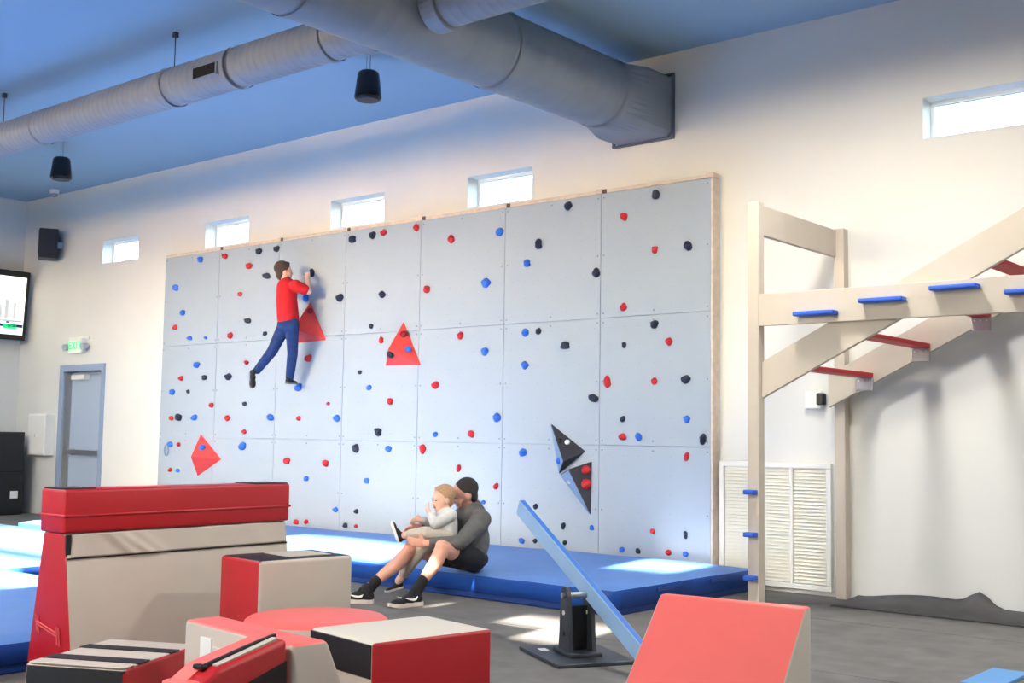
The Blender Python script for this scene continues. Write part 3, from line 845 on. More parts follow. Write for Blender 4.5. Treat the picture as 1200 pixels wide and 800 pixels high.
# wrinkled edge strip of black rubber against the wall on the right
bm = new_bm()
nx, ny = 60, 6
rows = []
for i in range(nx + 1):
    x = 9.85 + i * (13.5 - 9.85) / nx
    row = []
    for j in range(ny + 1):
        v = j / ny
        y = -0.42 + v * 0.53
        h = 0.012 + 0.05 * max(0, math.sin(x * 3.1 + 0.6)) * v ** 2 + 0.10 * math.exp(-((x - 10.83) / 0.10) ** 2) * v ** 2 + 0.025 * v ** 2
        row.append(bm.verts.new((x, y, h)))
    rows.append(row)
top = []
for i in range(nx):
    for j in range(ny):
        top.append(bm.faces.new((rows[i][j], rows[i + 1][j], rows[i + 1][j + 1], rows[i][j + 1])))
ex = bmesh.ops.extrude_face_region(bm, geom=top)
for v in [e for e in ex['geom'] if isinstance(e, bmesh.types.BMVert)]:
    v.co.z -= 0.010
tag(obj('rubber_strip', bm, mat('dark_rubber', (84, 83, 84), 0.85, noise=0.12, scale=6), smooth=True),
    'dark wrinkled rubber strip curling up against the white wall', 'rubber strip')

# ------------------------------------------------------------------ landing mats
def landing_mat(name, label, x0, x1, y0, y1, h, seedv):
    t = thing(name, label, 'mat', ((x0 + x1) / 2, (y0 + y1) / 2, 0))
    bm = new_bm()
    add_box(bm, x0, x1, y0, y1, 0.055, h)
    bmesh.ops.subdivide_edges(bm, edges=[e for e in bm.edges if abs(e.verts[0].co.x - e.verts[1].co.x) > 1], cuts=int((x1 - x0) / 0.12))
    bmesh.ops.subdivide_edges(bm, edges=[e for e in bm.edges if abs(e.verts[0].co.y - e.verts[1].co.y) > 1], cuts=int((y1 - y0) / 0.15))
    rr = random.Random(seedv)
    ph = [rr.uniform(0, 6.28) for _ in range(8)]
    for v in bm.verts:
        x, y, z = v.co
        dx = min(x - x0, x1 - x); dy = min(y - y0, y1 - y)
        w = 0.006 * math.sin(2.1 * x + ph[0]) * math.sin(1.7 * y + ph[1]) + 0.004 * math.sin(5 * x + 3 * y + ph[2])
        if z > h - 0.001:
            e = min(dx, dy)
            v.co.z += w * min(1, e / 0.2) - 0.0 - 0.025 * math.exp(-e / 0.03)
        if dy < 0.001:
            s = -1 if y - y0 < 0.001 else 1
            if s < 0:
                v.co.y += s * (0.014 * math.sin(7.0 * x + ph[3]) * math.sin(3.1 * x + ph[4]) + 0.008) * (1 if z > 0.1 else 0.6)
        if dx < 0.001 and z > 0.1:
            s = -1 if x - x0 < 0.001 else 1
            v.co.x += s * 0.006 * math.sin(5 * y + ph[5])
    for f in bm.faces:
        f.smooth = True
    bmesh.ops.recalc_face_normals(bm, faces=list(bm.faces))
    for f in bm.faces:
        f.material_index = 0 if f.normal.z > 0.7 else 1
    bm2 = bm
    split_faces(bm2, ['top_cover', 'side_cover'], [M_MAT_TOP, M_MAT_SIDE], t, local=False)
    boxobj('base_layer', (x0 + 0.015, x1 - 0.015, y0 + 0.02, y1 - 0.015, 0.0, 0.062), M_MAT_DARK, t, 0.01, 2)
    return t
lm = landing_mat('landing_mat', 'long blue landing mat lying along the foot of the climbing wall', 0.4, 8.98, -2.12, -0.02, 0.21, 1)
for y in (-1.45, -0.65):
    boxobj('side_handle', (8.984, 8.996, y - 0.12, y + 0.12, 0.13, 0.165), M_MAT_DARK, lm, 0.004, 1)
landing_mat('landing_mat', 'blue landing mat lying behind the padded vault', -0.6, 7.86, -8.6, -4.45, 0.185, 2)
landing_mat('landing_mat', 'blue landing mat between the vault mat and the climbing wall mat', -0.6, 4.6, -4.40, -2.25, 0.185, 3)
tag(boxobj('floor_pad', (11.66, 11.86, -2.75, -2.22, 0.0, 0.02), mat('pale_blue_foam', (96, 150, 208), 0.7), None, 0.004, 2),
    'small pale blue foam pad lying alone on the grey floor', 'pad')

# ------------------------------------------------------------------ balance seesaw
ss = thing('balance_seesaw', 'pale blue balance plank tilted on a dark iron pivot stand', 'seesaw', (9.70, -3.54, 0), rotz=math.radians(-30))
boxobj('base_plate', (-0.31, 0.31, -0.245, 0.245, 0, 0.022), M_IRON, ss, 0.004, 1, local=True)
boxobj('foot_block', (-0.13, 0.15, -0.10, 0.10, 0.022, 0.045), M_IRON, ss, 0.006, 2, local=True)
def plate(y0, y1):
    bm = new_bm()
    a = [(-0.075, 0.045), (0.095, 0.045), (0.055, 0.36), (0.03, 0.41), (-0.02, 0.41), (-0.045, 0.36)]
    A = [bm.verts.new((x, y0, z)) for x, z in a]; B = [bm.verts.new((x, y1, z)) for x, z in a]
    bm.faces.new(A); bm.faces.new(B[::-1])
    for i in range(len(a)):
        j = (i + 1) % len(a)
        bm.faces.new((A[i], B[i], B[j], A[j]))
    return obj('stand_plate', bm, M_IRON, ss, local=True)
for y0, y1 in ((-0.085, -0.06), (0.06, 0.085)):
    sp = plate(y0, y1)
    for z in (0.14, 0.26, 0.36):
        bm = new_bm(); add_cyl(bm, (0.005, y0 - 0.006, z), (0.005, y1 + 0.006, z), 0.014, 0.014, 12)
        obj('bolt', bm, M_WHITE if z == 0.26 else M_BLACK, sp, local=True)
boxobj('web_plate', (-0.012, 0.012, -0.06, 0.06, 0.045, 0.30), M_BLACK, ss, local=True)
bm = new_bm(); add_cyl(bm, (0.005, -0.10, 0.36), (0.005, 0.10, 0.36), 0.018, 0.018, 14); obj('pivot_pin', bm, M_STEEL, ss, local=True)
boxobj('label_plate', (-0.20, -0.13, -0.17, -0.12, 0.0215, 0.0235), M_WHITE, ss, local=True)
d_ = Vector((math.cos(math.radians(-26)), math.sin(math.radians(-26)), 0))
pv = Vector((9.73, -3.47, 0.395))
p_dn = pv + d_ * 0.80 - Vector((0, 0, 0.345)); p_up = pv - d_ * 0.98 + Vector((0, 0, 0.423))
ax = (p_dn - p_up).normalized(); sd = Vector((0, 0, 1)).cross(ax).normalized(); nn = ax.cross(sd)
pl = new_bm()
fs = add_box(pl, 0, (p_dn - p_up).length, -0.022, 0.022, -0.055, 0.050)
for i, f in enumerate(fs):
    f.material_index = 1 if i == 1 else 0
bevel(pl, 0.005, 2)
bmesh.ops.transform(pl, matrix=Matrix(((ax.x, sd.x, nn.x, p_up.x), (ax.y, sd.y, nn.y, p_up.y), (ax.z, sd.z, nn.z, p_up.z), (0, 0, 0, 1))), verts=list(pl.verts))
obj('plank', pl, [M_PLANK, mat('plank_blue_edge', (52, 112, 200), 0.5)], ss)

# ------------------------------------------------------------------ padded foam blocks
def solid_block(name, label, cat, loc, rotz, sx, sy, h, cols, bev=0.02, extra=None):
    """cols: bottom, top, front(-y), right(+x), back(+y), left(-x) -> (part name, material)"""
    t = thing(name, label, cat, (loc[0], loc[1], 0), rotz)
    bm = new_bm()
    fs = add_box(bm, -sx / 2, sx / 2, -sy / 2, sy / 2, 0, h)
    names, mats, idx = [], [], {}
    for f, c in zip(fs, cols):
        if c not in idx:
            idx[c] = len(names); names.append(c[0]); mats.append(c[1])
        f.material_index = idx[c]
    panel_bevel(bm, bev, 3)
    split_faces(bm, names, mats, t)
    return t

BG = ('beige_cover', M_BEIGE); RD = ('red_panel', M_RED); BK = ('black_panel', M_BLACKV); RL = ('lit_red_top', M_RED_LIT)

# padded vault (trapezoid trainer) with red cap
va = thing('padded_vault', 'tall padded vault with beige sides, red ends and a red cap', 'padded vault', (8.159, -5.282, 0), math.radians(1.2))
def frustum(bm, w0, w1, l0, l1, z0, z1, mi_side, mi_end):
    A = [bm.verts.new(p) for p in ((-w0 / 2, -l0 / 2, z0), (w0 / 2, -l0 / 2, z0), (w0 / 2, l0 / 2, z0), (-w0 / 2, l0 / 2, z0))]
    B = [bm.verts.new(p) for p in ((-w1 / 2, -l1 / 2, z1), (w1 / 2, -l1 / 2, z1), (w1 / 2, l1 / 2, z1), (-w1 / 2, l1 / 2, z1))]
    for f, m in ((A[::-1], mi_side), (B, mi_side)):
        bm.faces.new(f).material_index = m
    for i in range(4):
        f = bm.faces.new((A[i], A[(i + 1) % 4], B[(i + 1) % 4], B[i]))
        f.material_index = (mi_end if i == 0 else mi_end * 2) if i in (0, 2) else mi_side
def width_at(z): return 0.445 + (0.20 - 0.445) * z / 0.757
bm = new_bm(); frustum(bm, width_at(0.0), width_at(0.07), 1.46, 1.46, 0.0, 0.07, 0, 0); bevel(bm, 0.008, 2); split_faces(bm, ['plinth'], [M_BEIGE], va)
bm = new_bm(); frustum(bm, width_at(0.072), width_at(0.757), 1.46, 1.46, 0.072, 0.757, 0, 1); panel_bevel(bm, 0.010, 3, (1, 2))
split_faces(bm, ['side_cover', 'red_end_panel', 'red_end_panel'], [M_BEIGE, M_RED, M_RED], va)
# wrinkled cloth over the upper section on the camera side
bm = new_bm()
n1, n2 = 90, 14
rows = []
for i in range(n1 + 1):
    y = -0.70 + 1.42 * i / n1
    row = []
    for j in range(n2 + 1):
        z = 0.636 + 0.118 * j / n2
        s = (y + 0.70) / 1.42
        d = 0.0
        for (c, a, sl, wd) in ((0.20, 0.014, 0.9, 0.030), (0.26, 0.012, 1.1, 0.028), (0.13, 0.008, 0.4, 0.05), (0.33, 0.007, 0.9, 0.03), (0.62, 0.004, -0.5, 0.06), (0.84, 0.004, 0.4, 0.05)):
            d += 1.5 * a * math.exp(-((s - c + sl * (z - 0.695)) / wd) ** 2)
        row.append(bm.verts.new((width_at(z) / 2 + 0.004 + d, y, z)))
    rows.append(row)
fs = [bm.faces.new((rows[i][j], rows[i + 1][j], rows[i + 1][j + 1], rows[i][j + 1])) for i in range(n1) for j in range(n2)]
ex = bmesh.ops.extrude_face_region(bm, geom=fs)
for v in [e for e in ex['geom'] if isinstance(e, bmesh.types.BMVert)]:
    v.co.x -= 0.006
obj('loose_cover', bm, M_BEIGE, va, local=True, smooth=True)
boxobj('seam_gap', (width_at(0.632) / 2 - 0.004, width_at(0.632) / 2 + 0.006, -0.725, 0.725, 0.627, 0.634), M_BLACKV, va, local=True)
boxobj('velcro_tab', (width_at(0.70) / 2 - 0.004, width_at(0.70) / 2 + 0.008, -0.728, -0.700, 0.640, 0.75), M_BLACKV, va, local=True)
bm = new_bm(); add_box(bm, -0.118, 0.118, -0.745, 0.745, 0.759, 0.983); bevel(bm, 0.016, 3)
cap = split_faces(bm, ['red_cap'], [M_RED], va)[0]
for z in (0.848, ):
    bm = new_bm(); add_box(bm, -0.124, 0.124, -0.751, 0.751, z - 0.007, z + 0.007); bevel(bm, 0.006, 2); obj('cap_ridge', bm, M_RED, cap, local=True, smooth=True)
for y0, y1 in ((-0.735, -0.56), (0.50, 0.735)):
    boxobj('velcro_patch', (-0.105, 0.10, y0, y1, 0.980, 0.988), M_BLACKV, cap, local=True)
# stitched handle outline and white tag on the red end
bm = new_bm()
yy = -0.738
def bar(b, x0, z0, x1, z1, r=0.004):
    add_cyl(b, (x0, yy, z0), (x1, yy, z1), r, r, 8)
for a in ((-0.115, 0.30, 0.085, 0.255), (-0.115, 0.285, 0.085, 0.240), (-0.125, 0.335, -0.11, 0.245), (-0.105, 0.330, -0.09, 0.240),
          (0.075, 0.290, 0.09, 0.200), (0.095, 0.285, 0.11, 0.195)):
    bar(bm, *a)
obj('stitched_handle', bm, mat('handle_red', (224, 84, 90), 0.5), va, local=True)
boxobj('white_tag', (0.09, 0.16, -0.737, -0.731, 0.03, 0.14), M_WHITE, va, local=True)

# beige block with red end and black top standing behind the round cushion
b3 = solid_block('foam_block', 'beige foam block with one red end and a black top standing behind the round cushion', 'foam block',
                 (8.885, -5.06), math.radians(-7), 0.40, 0.58, 0.635, [BG, BK, RD, BG, BG, BG], 0.022)
boxobj('top_slot', (-0.14, 0.12, -0.06, 0.20, 0.634, 0.640), M_OATKNIT, b3, 0.002, 1, local=True)
# round cushion
t = thing('round_cushion', 'round foam cushion with beige side and red top lightened as if lit', 'cushion', (9.62, -5.48, 0))
bm = new_bm()
sg = 56
prof = [(0.0, 0.335), (0.39, 0.338), (0.418, 0.332), (0.430, 0.316), (0.434, 0.20), (0.436, 0.0)]
rows = []
for z, r in prof[:-1]:
    rows.append([bm.verts.new((r * math.cos(2 * math.pi * k / sg), r * math.sin(2 * math.pi * k / sg), z)) for k in range(sg)])
cen = bm.verts.new((0, 0, 0.436))
for i in range(len(rows) - 1):
    for k in range(sg):
        f = bm.faces.new((rows[i][k], rows[i][(k + 1) % sg], rows[i + 1][(k + 1) % sg], rows[i + 1][k]))
        f.material_index = 0 if i < 2 else 1
for k in range(sg):
    bm.faces.new((rows[-1][k], rows[-1][(k + 1) % sg], cen)).material_index = 1
bm.faces.new(rows[0][::-1])
split_faces(bm, ['side_band', 'top_cover'], [M_BEIGE, M_RED_LIT], t)
# big block with pale top, black side stripe and red side
b5 = solid_block('foam_block', 'foam block with pale beige top, bright red side and black stripe', 'foam block',
                 (10.335, -5.63), math.radians(-10), 0.47, 0.60, 0.475, [BG, ('pale_top', mat('pale_beige_vinyl', (224, 214, 198), 0.5, bump=0.06, bscale=14)), BG, RD, BG, BG], 0.016)
boxobj('black_stripe', (-0.233, 0.226, -0.304, -0.299, 0.335, 0.466), M_BLACKV, b5, 0.002, 1, local=True)
# slanted block, its red ridge in the lightened lit tone
b6 = thing('sloped_block', 'beige sloped foam block with a white label and narrow red top lightened as if lit', 'foam block', (10.30, -6.25, 0), math.radians(-6))
bm = new_bm()
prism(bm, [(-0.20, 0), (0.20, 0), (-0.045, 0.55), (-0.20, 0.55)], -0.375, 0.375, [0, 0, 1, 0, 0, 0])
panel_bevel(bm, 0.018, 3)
split_faces(bm, ['beige_cover', 'lit_red_top'], [M_BEIGE, M_RED_LIT], b6)
boxobj('side_label', (-0.24, -0.16, -0.206, -0.199, 0.40, 0.50), M_WHITE, b6, 0.001, 1, local=True)
boxobj('handle_strap', (-0.15, 0.06, -0.208, -0.199, 0.455, 0.475), mat('strap_beige', (214, 206, 198), 0.6), b6, 0.003, 1, local=True)
boxobj('handle_strap', (-0.15, 0.06, -0.208, -0.199, 0.415, 0.430), mat('strap_beige', (214, 206, 198), 0.6), b6, 0.003, 1, local=True)
# small striped box
b2x = solid_block('foam_block', 'low foam block with two black stripes on a beige top and black front', 'foam block',
                  (9.53, -6.47), math.radians(26), 0.44, 0.58, 0.38, [BG, BG, BK, RD, BG, BG], 0.018)
for y0, y1 in ((-0.185, -0.105), (0.055, 0.125)):
    boxobj('black_stripe', (-0.21, 0.217, y0, y1, 0.378, 0.384), M_BLACKV, b2x, 0.001, 1, local=True)
boxobj('edge_fold', (-0.20, 0.217, -0.292, -0.215, 0.3785, 0.386), M_BEIGE, b2x, 0.003, 1, local=True)
# red zipped bolster leaning in front of the sloped block
b7 = thing('zipped_bolster', 'red padded bolster with an open black zip and pale lining', 'bolster', (10.60, -6.78, 0), math.radians(4))
bm = new_bm()
prism(bm, [(-0.27, 0), (0.27, 0), (0.27, 0.575), (-0.04, 0.515), (-0.16, 0.44), (-0.26, 0.25)], -0.075, 0.075)
bevel(bm, 0.02, 3)
split_faces(bm, ['red_cover'], [M_RED], b7)
def ridge(n, x0, x1, pts, th, m):
    bm = new_bm()
    lo = [(y, z - th) for y, z in pts]; prism(bm, pts + lo[::-1], x0, x1)
    obj(n, bm, m, b7, local=True)
ridge('lit_red_top', -0.070, 0.005, [(0.262, 0.581), (-0.035, 0.523), (-0.12, 0.475)], 0.012, M_RED_LIT)
ridge('zip', 0.006, 0.022, [(0.262, 0.586), (0.12, 0.560), (-0.04, 0.526)], 0.016, M_BLACKV)
ridge('lining', 0.024, 0.052, [(0.24, 0.579), (0.12, 0.553), (-0.02, 0.523)], 0.012, M_OATKNIT)
ridge('black_side', 0.070, 0.079, [(0.262, 0.50), (-0.10, 0.40)], 0.12, M_BLACKV)
boxobj('zip_pull', (-0.02, 0.03, -0.068, -0.042, 0.510, 0.526), M_BLACKV, b7, 0.005, 2, local=True)
boxobj('corner_fold', (-0.072, 0.060, -0.150, -0.085, 0.452, 0.482), M_RED_LIT, b7, 0.010, 2, local=True)
# red wedge on the right
wd = thing('foam_wedge', 'red sloped foam wedge with beige sides in front of the timber post', 'foam wedge', (11.40, -4.98, 0), math.radians(7))
bm = new_bm()
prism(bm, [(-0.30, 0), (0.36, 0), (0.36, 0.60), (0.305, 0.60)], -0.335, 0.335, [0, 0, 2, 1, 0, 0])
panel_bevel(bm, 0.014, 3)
split_faces(bm, ['beige_cover', 'red_slope', 'top_edge'], [M_BEIGE, M_RED_LIT, M_RED_LIT], wd)

# ------------------------------------------------------------------ people
def cap_chain(bm, pts, rad):
    """tapered limb through the points, spheres at the joints"""
    P = [Vector(p) for p in pts]
    for p, r in zip(P, rad):
        add_sphere(bm, p, r, sub=3)
    for i in range(len(P) - 1):
        if (P[i + 1] - P[i]).length > 1e-5:
            add_cyl(bm, P[i], P[i + 1], rad[i], rad[i + 1], 20)

def blob(name, fill, m, parent, voxel=0.008, smooth_it=4):
    """fuse the filled shapes to one continuous skin"""
    bm = new_bm()
    fill(bm)
    me = bpy.data.meshes.new(name)
    bm.to_mesh(me); bm.free()
    o = bpy.data.objects.new(name, me); COL.objects.link(o)
    md = o.modifiers.new('remesh', 'REMESH'); md.mode = 'VOXEL'; md.voxel_size = voxel; md.use_smooth_shade = True
    ms = o.modifiers.new('smooth', 'SMOOTH'); ms.factor = 0.5; ms.iterations = smooth_it
    dg = bpy.context.evaluated_depsgraph_get()
    me2 = bpy.data.meshes.new_from_object(o.evaluated_get(dg))
    bpy.data.objects.remove(o)
    bpy.data.meshes.remove(me)
    me2.name = name
    inv = pmat(parent).inverted()
    me2.transform(inv)
    me2.materials.clear(); me2.materials.append(m)
    for p in me2.polygons:
        p.use_smooth = True
    return link(name, me2, parent)

def head_frame(face, up=Vector((0, 0, 1))):
    f = Vector(face).normalized()
    l = up.cross(f).normalized()                       # the figure's left
    u = f.cross(l)
    return f, l, u

def rot_of(f, l, u):
    return Matrix(((f.x, l.x, u.x), (f.y, l.y, u.y), (f.z, l.z, u.z)))

def head_fill(bm, c, face, s, neck=None, up=Vector((0, 0, 1))):
    f, l, u = head_frame(face, up)
    R = rot_of(f, l, u)
    c = Vector(c)
    add_sphere(bm, c + u * 0.020 * s - f * 0.012 * s, 0.1 * s, (0.98, 0.80, 0.98), R, 3)       # skull
    add_sphere(bm, c + f * 0.028 * s - u * 0.040 * s, 0.072 * s, (0.88, 0.86, 1.12), R, 3)     # face
    add_sphere(bm, c + f * 0.046 * s - u * 0.098 * s, 0.030 * s, (0.9, 1.15, 0.85), R, 2)      # chin
    add_sphere(bm, c + f * 0.098 * s - u * 0.034 * s, 0.014 * s, (1.1, 0.85, 1.0), R, 2)       # nose tip
    add_cyl(bm, c + f * 0.082 * s + u * 0.005 * s, c + f * 0.099 * s - u * 0.030 * s, 0.007 * s, 0.012 * s, 10)
    for sd in (-1, 1):
        add_sphere(bm, c + l * sd * 0.081 * s - u * 0.020 * s - f * 0.008 * s, 0.026 * s, (0.75, 0.32, 1.15), R, 2)   # ears
        add_sphere(bm, c + f * 0.070 * s + l * sd * 0.030 * s + u * 0.012 * s, 0.018 * s, (0.6, 1.2, 0.6), R, 2)      # brow
        add_sphere(bm, c + f * 0.060 * s + l * sd * 0.034 * s - u * 0.042 * s, 0.022 * s, (0.8, 1, 1), R, 2)          # cheek

def head_details(parent, c, face, s, brow_m, up=Vector((0, 0, 1))):
    f, l, u = head_frame(face, up)
    R = rot_of(f, l, u)
    c = Vector(c)
    for sd in (-1, 1):
        bm = new_bm(); add_sphere(bm, c + f * 0.084 * s + l * sd * 0.031 * s - u * 0.006 * s, 0.0095 * s, (0.5, 1.25, 0.6), R)
        obj('eye', bm, M_EYE, parent, smooth=True)
        bm = new_bm(); add_sphere(bm, c + f * 0.086 * s + l * sd * 0.032 * s + u * 0.013 * s, 0.012 * s, (0.4, 1.5, 0.28), R)
        obj('eyebrow', bm, brow_m, parent, smooth=True)
    bm = new_bm(); add_sphere(bm, c + f * 0.088 * s - u * 0.070 * s, 0.015 * s, (0.45, 1.5, 0.42), R)
    obj('mouth', bm, M_LIP, parent, smooth=True)

def hair_fill(bm, c, face, s, long=0.0, up=Vector((0, 0, 1)), fringe=1.0):
    f, l, u = head_frame(face, up)
    R = rot_of(f, l, u)
    c = Vector(c)
    add_sphere(bm, c + u * 0.040 * s - f * 0.030 * s, 0.100 * s, (1.0, 0.88, 0.92), R, 3)
    add_sphere(bm, c + u * 0.094 * s + f * (0.022 - 0.03 * (1 - fringe)) * s, 0.044 * s, (1.05, 1.25, 0.50), R, 3)     # fringe
    add_sphere(bm, c - f * 0.058 * s - u * 0.020 * s, 0.066 * s, (0.72, 1.08, 1.1 + long), R, 3)
    for sd in (-1, 1):
        add_sphere(bm, c + l * sd * 0.062 * s + u * 0.028 * s - f * 0.012 * s, 0.036 * s, (1.1, 0.62, 1.2 + long), R, 2)

def hand_fill(bm, wrist, palm_dir, finger_dir, thumb_dir, normal, s=1.0):
    """palm, four bent fingers of different lengths and a thumb from the side of the palm"""
    w = Vector(wrist); pd = Vector(palm_dir).normalized(); fd = Vector(finger_dir).normalized(); td = Vector(thumb_dir).normalized()
    n = Vector(normal).normalized()
    side = td - pd * td.dot(pd); side.normalize()
    R = rot_of(pd, side, pd.cross(side))
    add_sphere(bm, w + pd * 0.045 * s, 0.046 * s, (1.08, 0.86, 0.42), R, 3)
    for k, (o_, L) in enumerate(((0.029, 0.070), (0.010, 0.079), (-0.010, 0.074), (-0.028, 0.058))):
        base = w + (pd * 0.078 + side * o_) * s
        mid = base + (pd * 0.55 + fd * 0.45).normalized() * L * 0.5 * s
        tip = mid + fd * L * 0.55 * s
        cap_chain(bm, [base, mid, tip], [0.0095 * s, 0.0088 * s, 0.0072 * s])
    b0 = w + (pd * 0.028 + side * 0.030) * s
    m0 = b0 + (side * 0.8 + pd * 0.6).normalized() * 0.036 * s
    cap_chain(bm, [b0, m0, m0 + (pd * 0.7 + fd * 0.4 + side * 0.25).normalized() * 0.030 * s], [0.013 * s, 0.011 * s, 0.0085 * s])

def shoe(person, heel, toe_dir, L, swoosh=True, sole_m=None, up_m=None, pitch=0.0, ankle_h=0.10, name='shoe'):
    """low trainer: sole, upper, tongue, and a white tick mark on both sides"""
    d = Vector(toe_dir).normalized()
    h = Vector(heel)
    flat = Vector((d.x, d.y, 0)).normalized()
    sdv = Vector((0, 0, 1)).cross(flat).normalized()
    upn = d.cross(sdv).normalized()
    R = Matrix(((d.x, sdv.x, upn.x), (d.y, sdv.y, upn.y), (d.z, sdv.z, upn.z)))
    def W(x, y, z): return h + d * x * L + sdv * y * L + upn * z * L
    def up_(bm):
        add_sphere(bm, W(0.14, 0, 0.17), 0.145 * L, (1.0, 0.95, 1.05), R, 3)
        add_sphere(bm, W(0.40, 0, 0.16), 0.16 * L, (1.25, 0.95, 0.85), R, 3)
        add_sphere(bm, W(0.72, 0.01, 0.11), 0.155 * L, (1.45, 0.98, 0.62), R, 3)
        cap_chain(bm, [W(0.17, 0, 0.2), W(0.17, 0, 0.36)], [0.142 * L, 0.140 * L])
        cap_chain(bm, [W(0.34, 0, 0.30), W(0.26, 0, 0.41)], [0.07 * L, 0.05 * L])
    u = blob(name, up_, up_m or M_SHOE, person, 0.006, 3)
    bm = new_bm()
    out = [(0.0, 0.0), (0.02, 0.11), (0.15, 0.14), (0.40, 0.125), (0.65, 0.165), (0.82, 0.165), (0.95, 0.10), (1.0, 0.0),
           (0.95, -0.11), (0.82, -0.155), (0.65, -0.155), (0.40, -0.12), (0.15, -0.14), (0.02, -0.11)]
    def lift(x): return 0.05 * max(0, (x - 0.72) / 0.28) ** 2
    A = [bm.verts.new(W(x, y, lift(x))) for x, y in out]; B = [bm.verts.new(W(x, y * 1.03, 0.095 + lift(x) * 0.6)) for x, y in out]
    bm.faces.new(A[::-1]); bm.faces.new(B)
    for i in range(len(out)):
        j = (i + 1) % len(out)
        bm.faces.new((A[i], A[j], B[j], B[i]))
    obj('sole', bm, sole_m or M_SOLE, u)
    if swoosh:
        tick = [(0.66, 0.135), (0.40, 0.125), (0.27, 0.16), (0.24, 0.215), (0.29, 0.175), (0.40, 0.165), (0.58, 0.21), (0.16, 0.36)]
        tick = [(0.30, 0.245), (0.335, 0.165), (0.42, 0.145), (0.52, 0.165), (0.74, 0.245), (0.52, 0.205), (0.42, 0.195), (0.345, 0.215)]
        for sgn in (-1, 1):
            bm = new_bm()
            yy = 0.150 * sgn
            A = [bm.verts.new(W(x - 0.06, yy * 0.92, z)) for x, z in tick]
            B = [bm.verts.new(W(x - 0.06, yy * 1.08, z)) for x, z in tick]
            bm.faces.new(A); bm.faces.new(B[::-1])
            for i in range(len(tick)):
                j = (i + 1) % len(tick)
                bm.faces.new((A[i], B[i], B[j], A[j]))
            obj('tick_mark', bm, M_WHITE, u)
    return u

V = Vector
# ---- the seated man
man = thing('person', 'seated man in grey long sleeve shirt and black shorts holding a toddler on his lap', 'person', (7.48, -2.03, 0.21))
pel = V((7.48, -2.02, 0.305)); hipL = V((7.57, -2.07, 0.30)); hipR = V((7.41, -1.99, 0.30))
knL = V((7.635, -2.50, 0.425)); anL = V((7.57, -2.73, 0.10)); knR = V((7.27, -2.48, 0.385)); anR = V((7.215, -2.905, 0.10))
neck = V((7.515, -1.985, 0.685)); shL = V((7.665, -2.085, 0.625)); shR = V((7.345, -1.935, 0.64))
elL = V((7.69, -2.365, 0.46)); wrL = V((7.50, -2.545, 0.455)); elR = V((7.285, -2.20, 0.52)); wrR = V((7.315, -2.455, 0.565))
hd = V((7.465, -2.075, 0.815)); mface = V((-0.62, -0.70, -0.30))
def man_body(bm):
    head_fill(bm, hd, mface, 1.02)
    cap_chain(bm, [neck - V((0, 0, 0.02)), hd - V((0, -0.02, 0.05))], [0.064, 0.058])
    add_sphere(bm, (neck + pel) / 2 + V((-0.01, -0.01, 0.09)), 0.15, (1.05, 0.82, 1.15), Matrix.Rotation(-0.5, 3, 'Z'), 3)
    add_sphere(bm, (neck + pel) / 2 - V((0, 0, 0.06)), 0.14, (1.0, 0.82, 1.15), Matrix.Rotation(-0.5, 3, 'Z'), 3)
    add_sphere(bm, pel, 0.14, (1.15, 0.95, 0.72), Matrix.Rotation(-0.5, 3, 'Z'), 3)
    cap_chain(bm, [neck - V((0, 0, 0.05)), shL], [0.075, 0.062]); cap_chain(bm, [neck - V((0, 0, 0.05)), shR], [0.075, 0.062])
    cap_chain(bm, [shL, elL, wrL], [0.058, 0.044, 0.029]); cap_chain(bm, [shR, elR, wrR], [0.058, 0.044, 0.029])
    for h_, k_, a_ in ((hipL, knL, anL), (hipR, knR, anR)):
        calf = k_ * 0.66 + a_ * 0.34
        back = (V((0, 0, 1)).cross((a_ - k_)).cross(a_ - k_)).normalized() * 0.0
        cap_chain(bm, [h_, (h_ + k_) / 2, k_, calf + V((0.0, 0.018, -0.008)), k_ * 0.25 + a_ * 0.75, a_], [0.088, 0.078, 0.058, 0.056, 0.038, 0.034])
        add_sphere(bm, k_ + V((0, -0.012, 0.012)), 0.052, sub=3)
    hand_fill(bm, wrL, V((-0.75, -0.62, 0.02)), V((-0.75, -0.30, 0.25)), V((0.1, -0.1, 1)), V((0, 0, 1)))
    hand_fill(bm, wrR, V((-0.40, -0.85, -0.22)), V((0.15, -0.75, -0.55)), V((0.6, -0.2, 0.75)), V((0, 0, 1)))
body = blob('body', man_body, M_SKIN, man, 0.008, 3)
head_details(body, hd, mface, 1.02, M_HAIRD)
blob('hair', lambda b: hair_fill(b, hd + V((0, 0, 0.002)), mface, 1.0, fringe=0.3), M_HAIRD, man, 0.008, 3)
def man_beard(bm):
    f, l, u = head_frame(mface); R = rot_of(f, l, u)
    add_sphere(bm, hd + f * 0.030 - u * 0.090, 0.055, (0.95, 1.1, 0.62), R, 3)
    for s in (-1, 1):
        add_sphere(bm, hd + f * 0.022 + l * s * 0.052 - u * 0.066, 0.032, (1.0, 0.55, 1.2), R, 2)
blob('beard', man_beard, mat('beard_stubble', (158, 112, 96), 0.8, noise=0.2, scale=90), man, 0.006, 3)
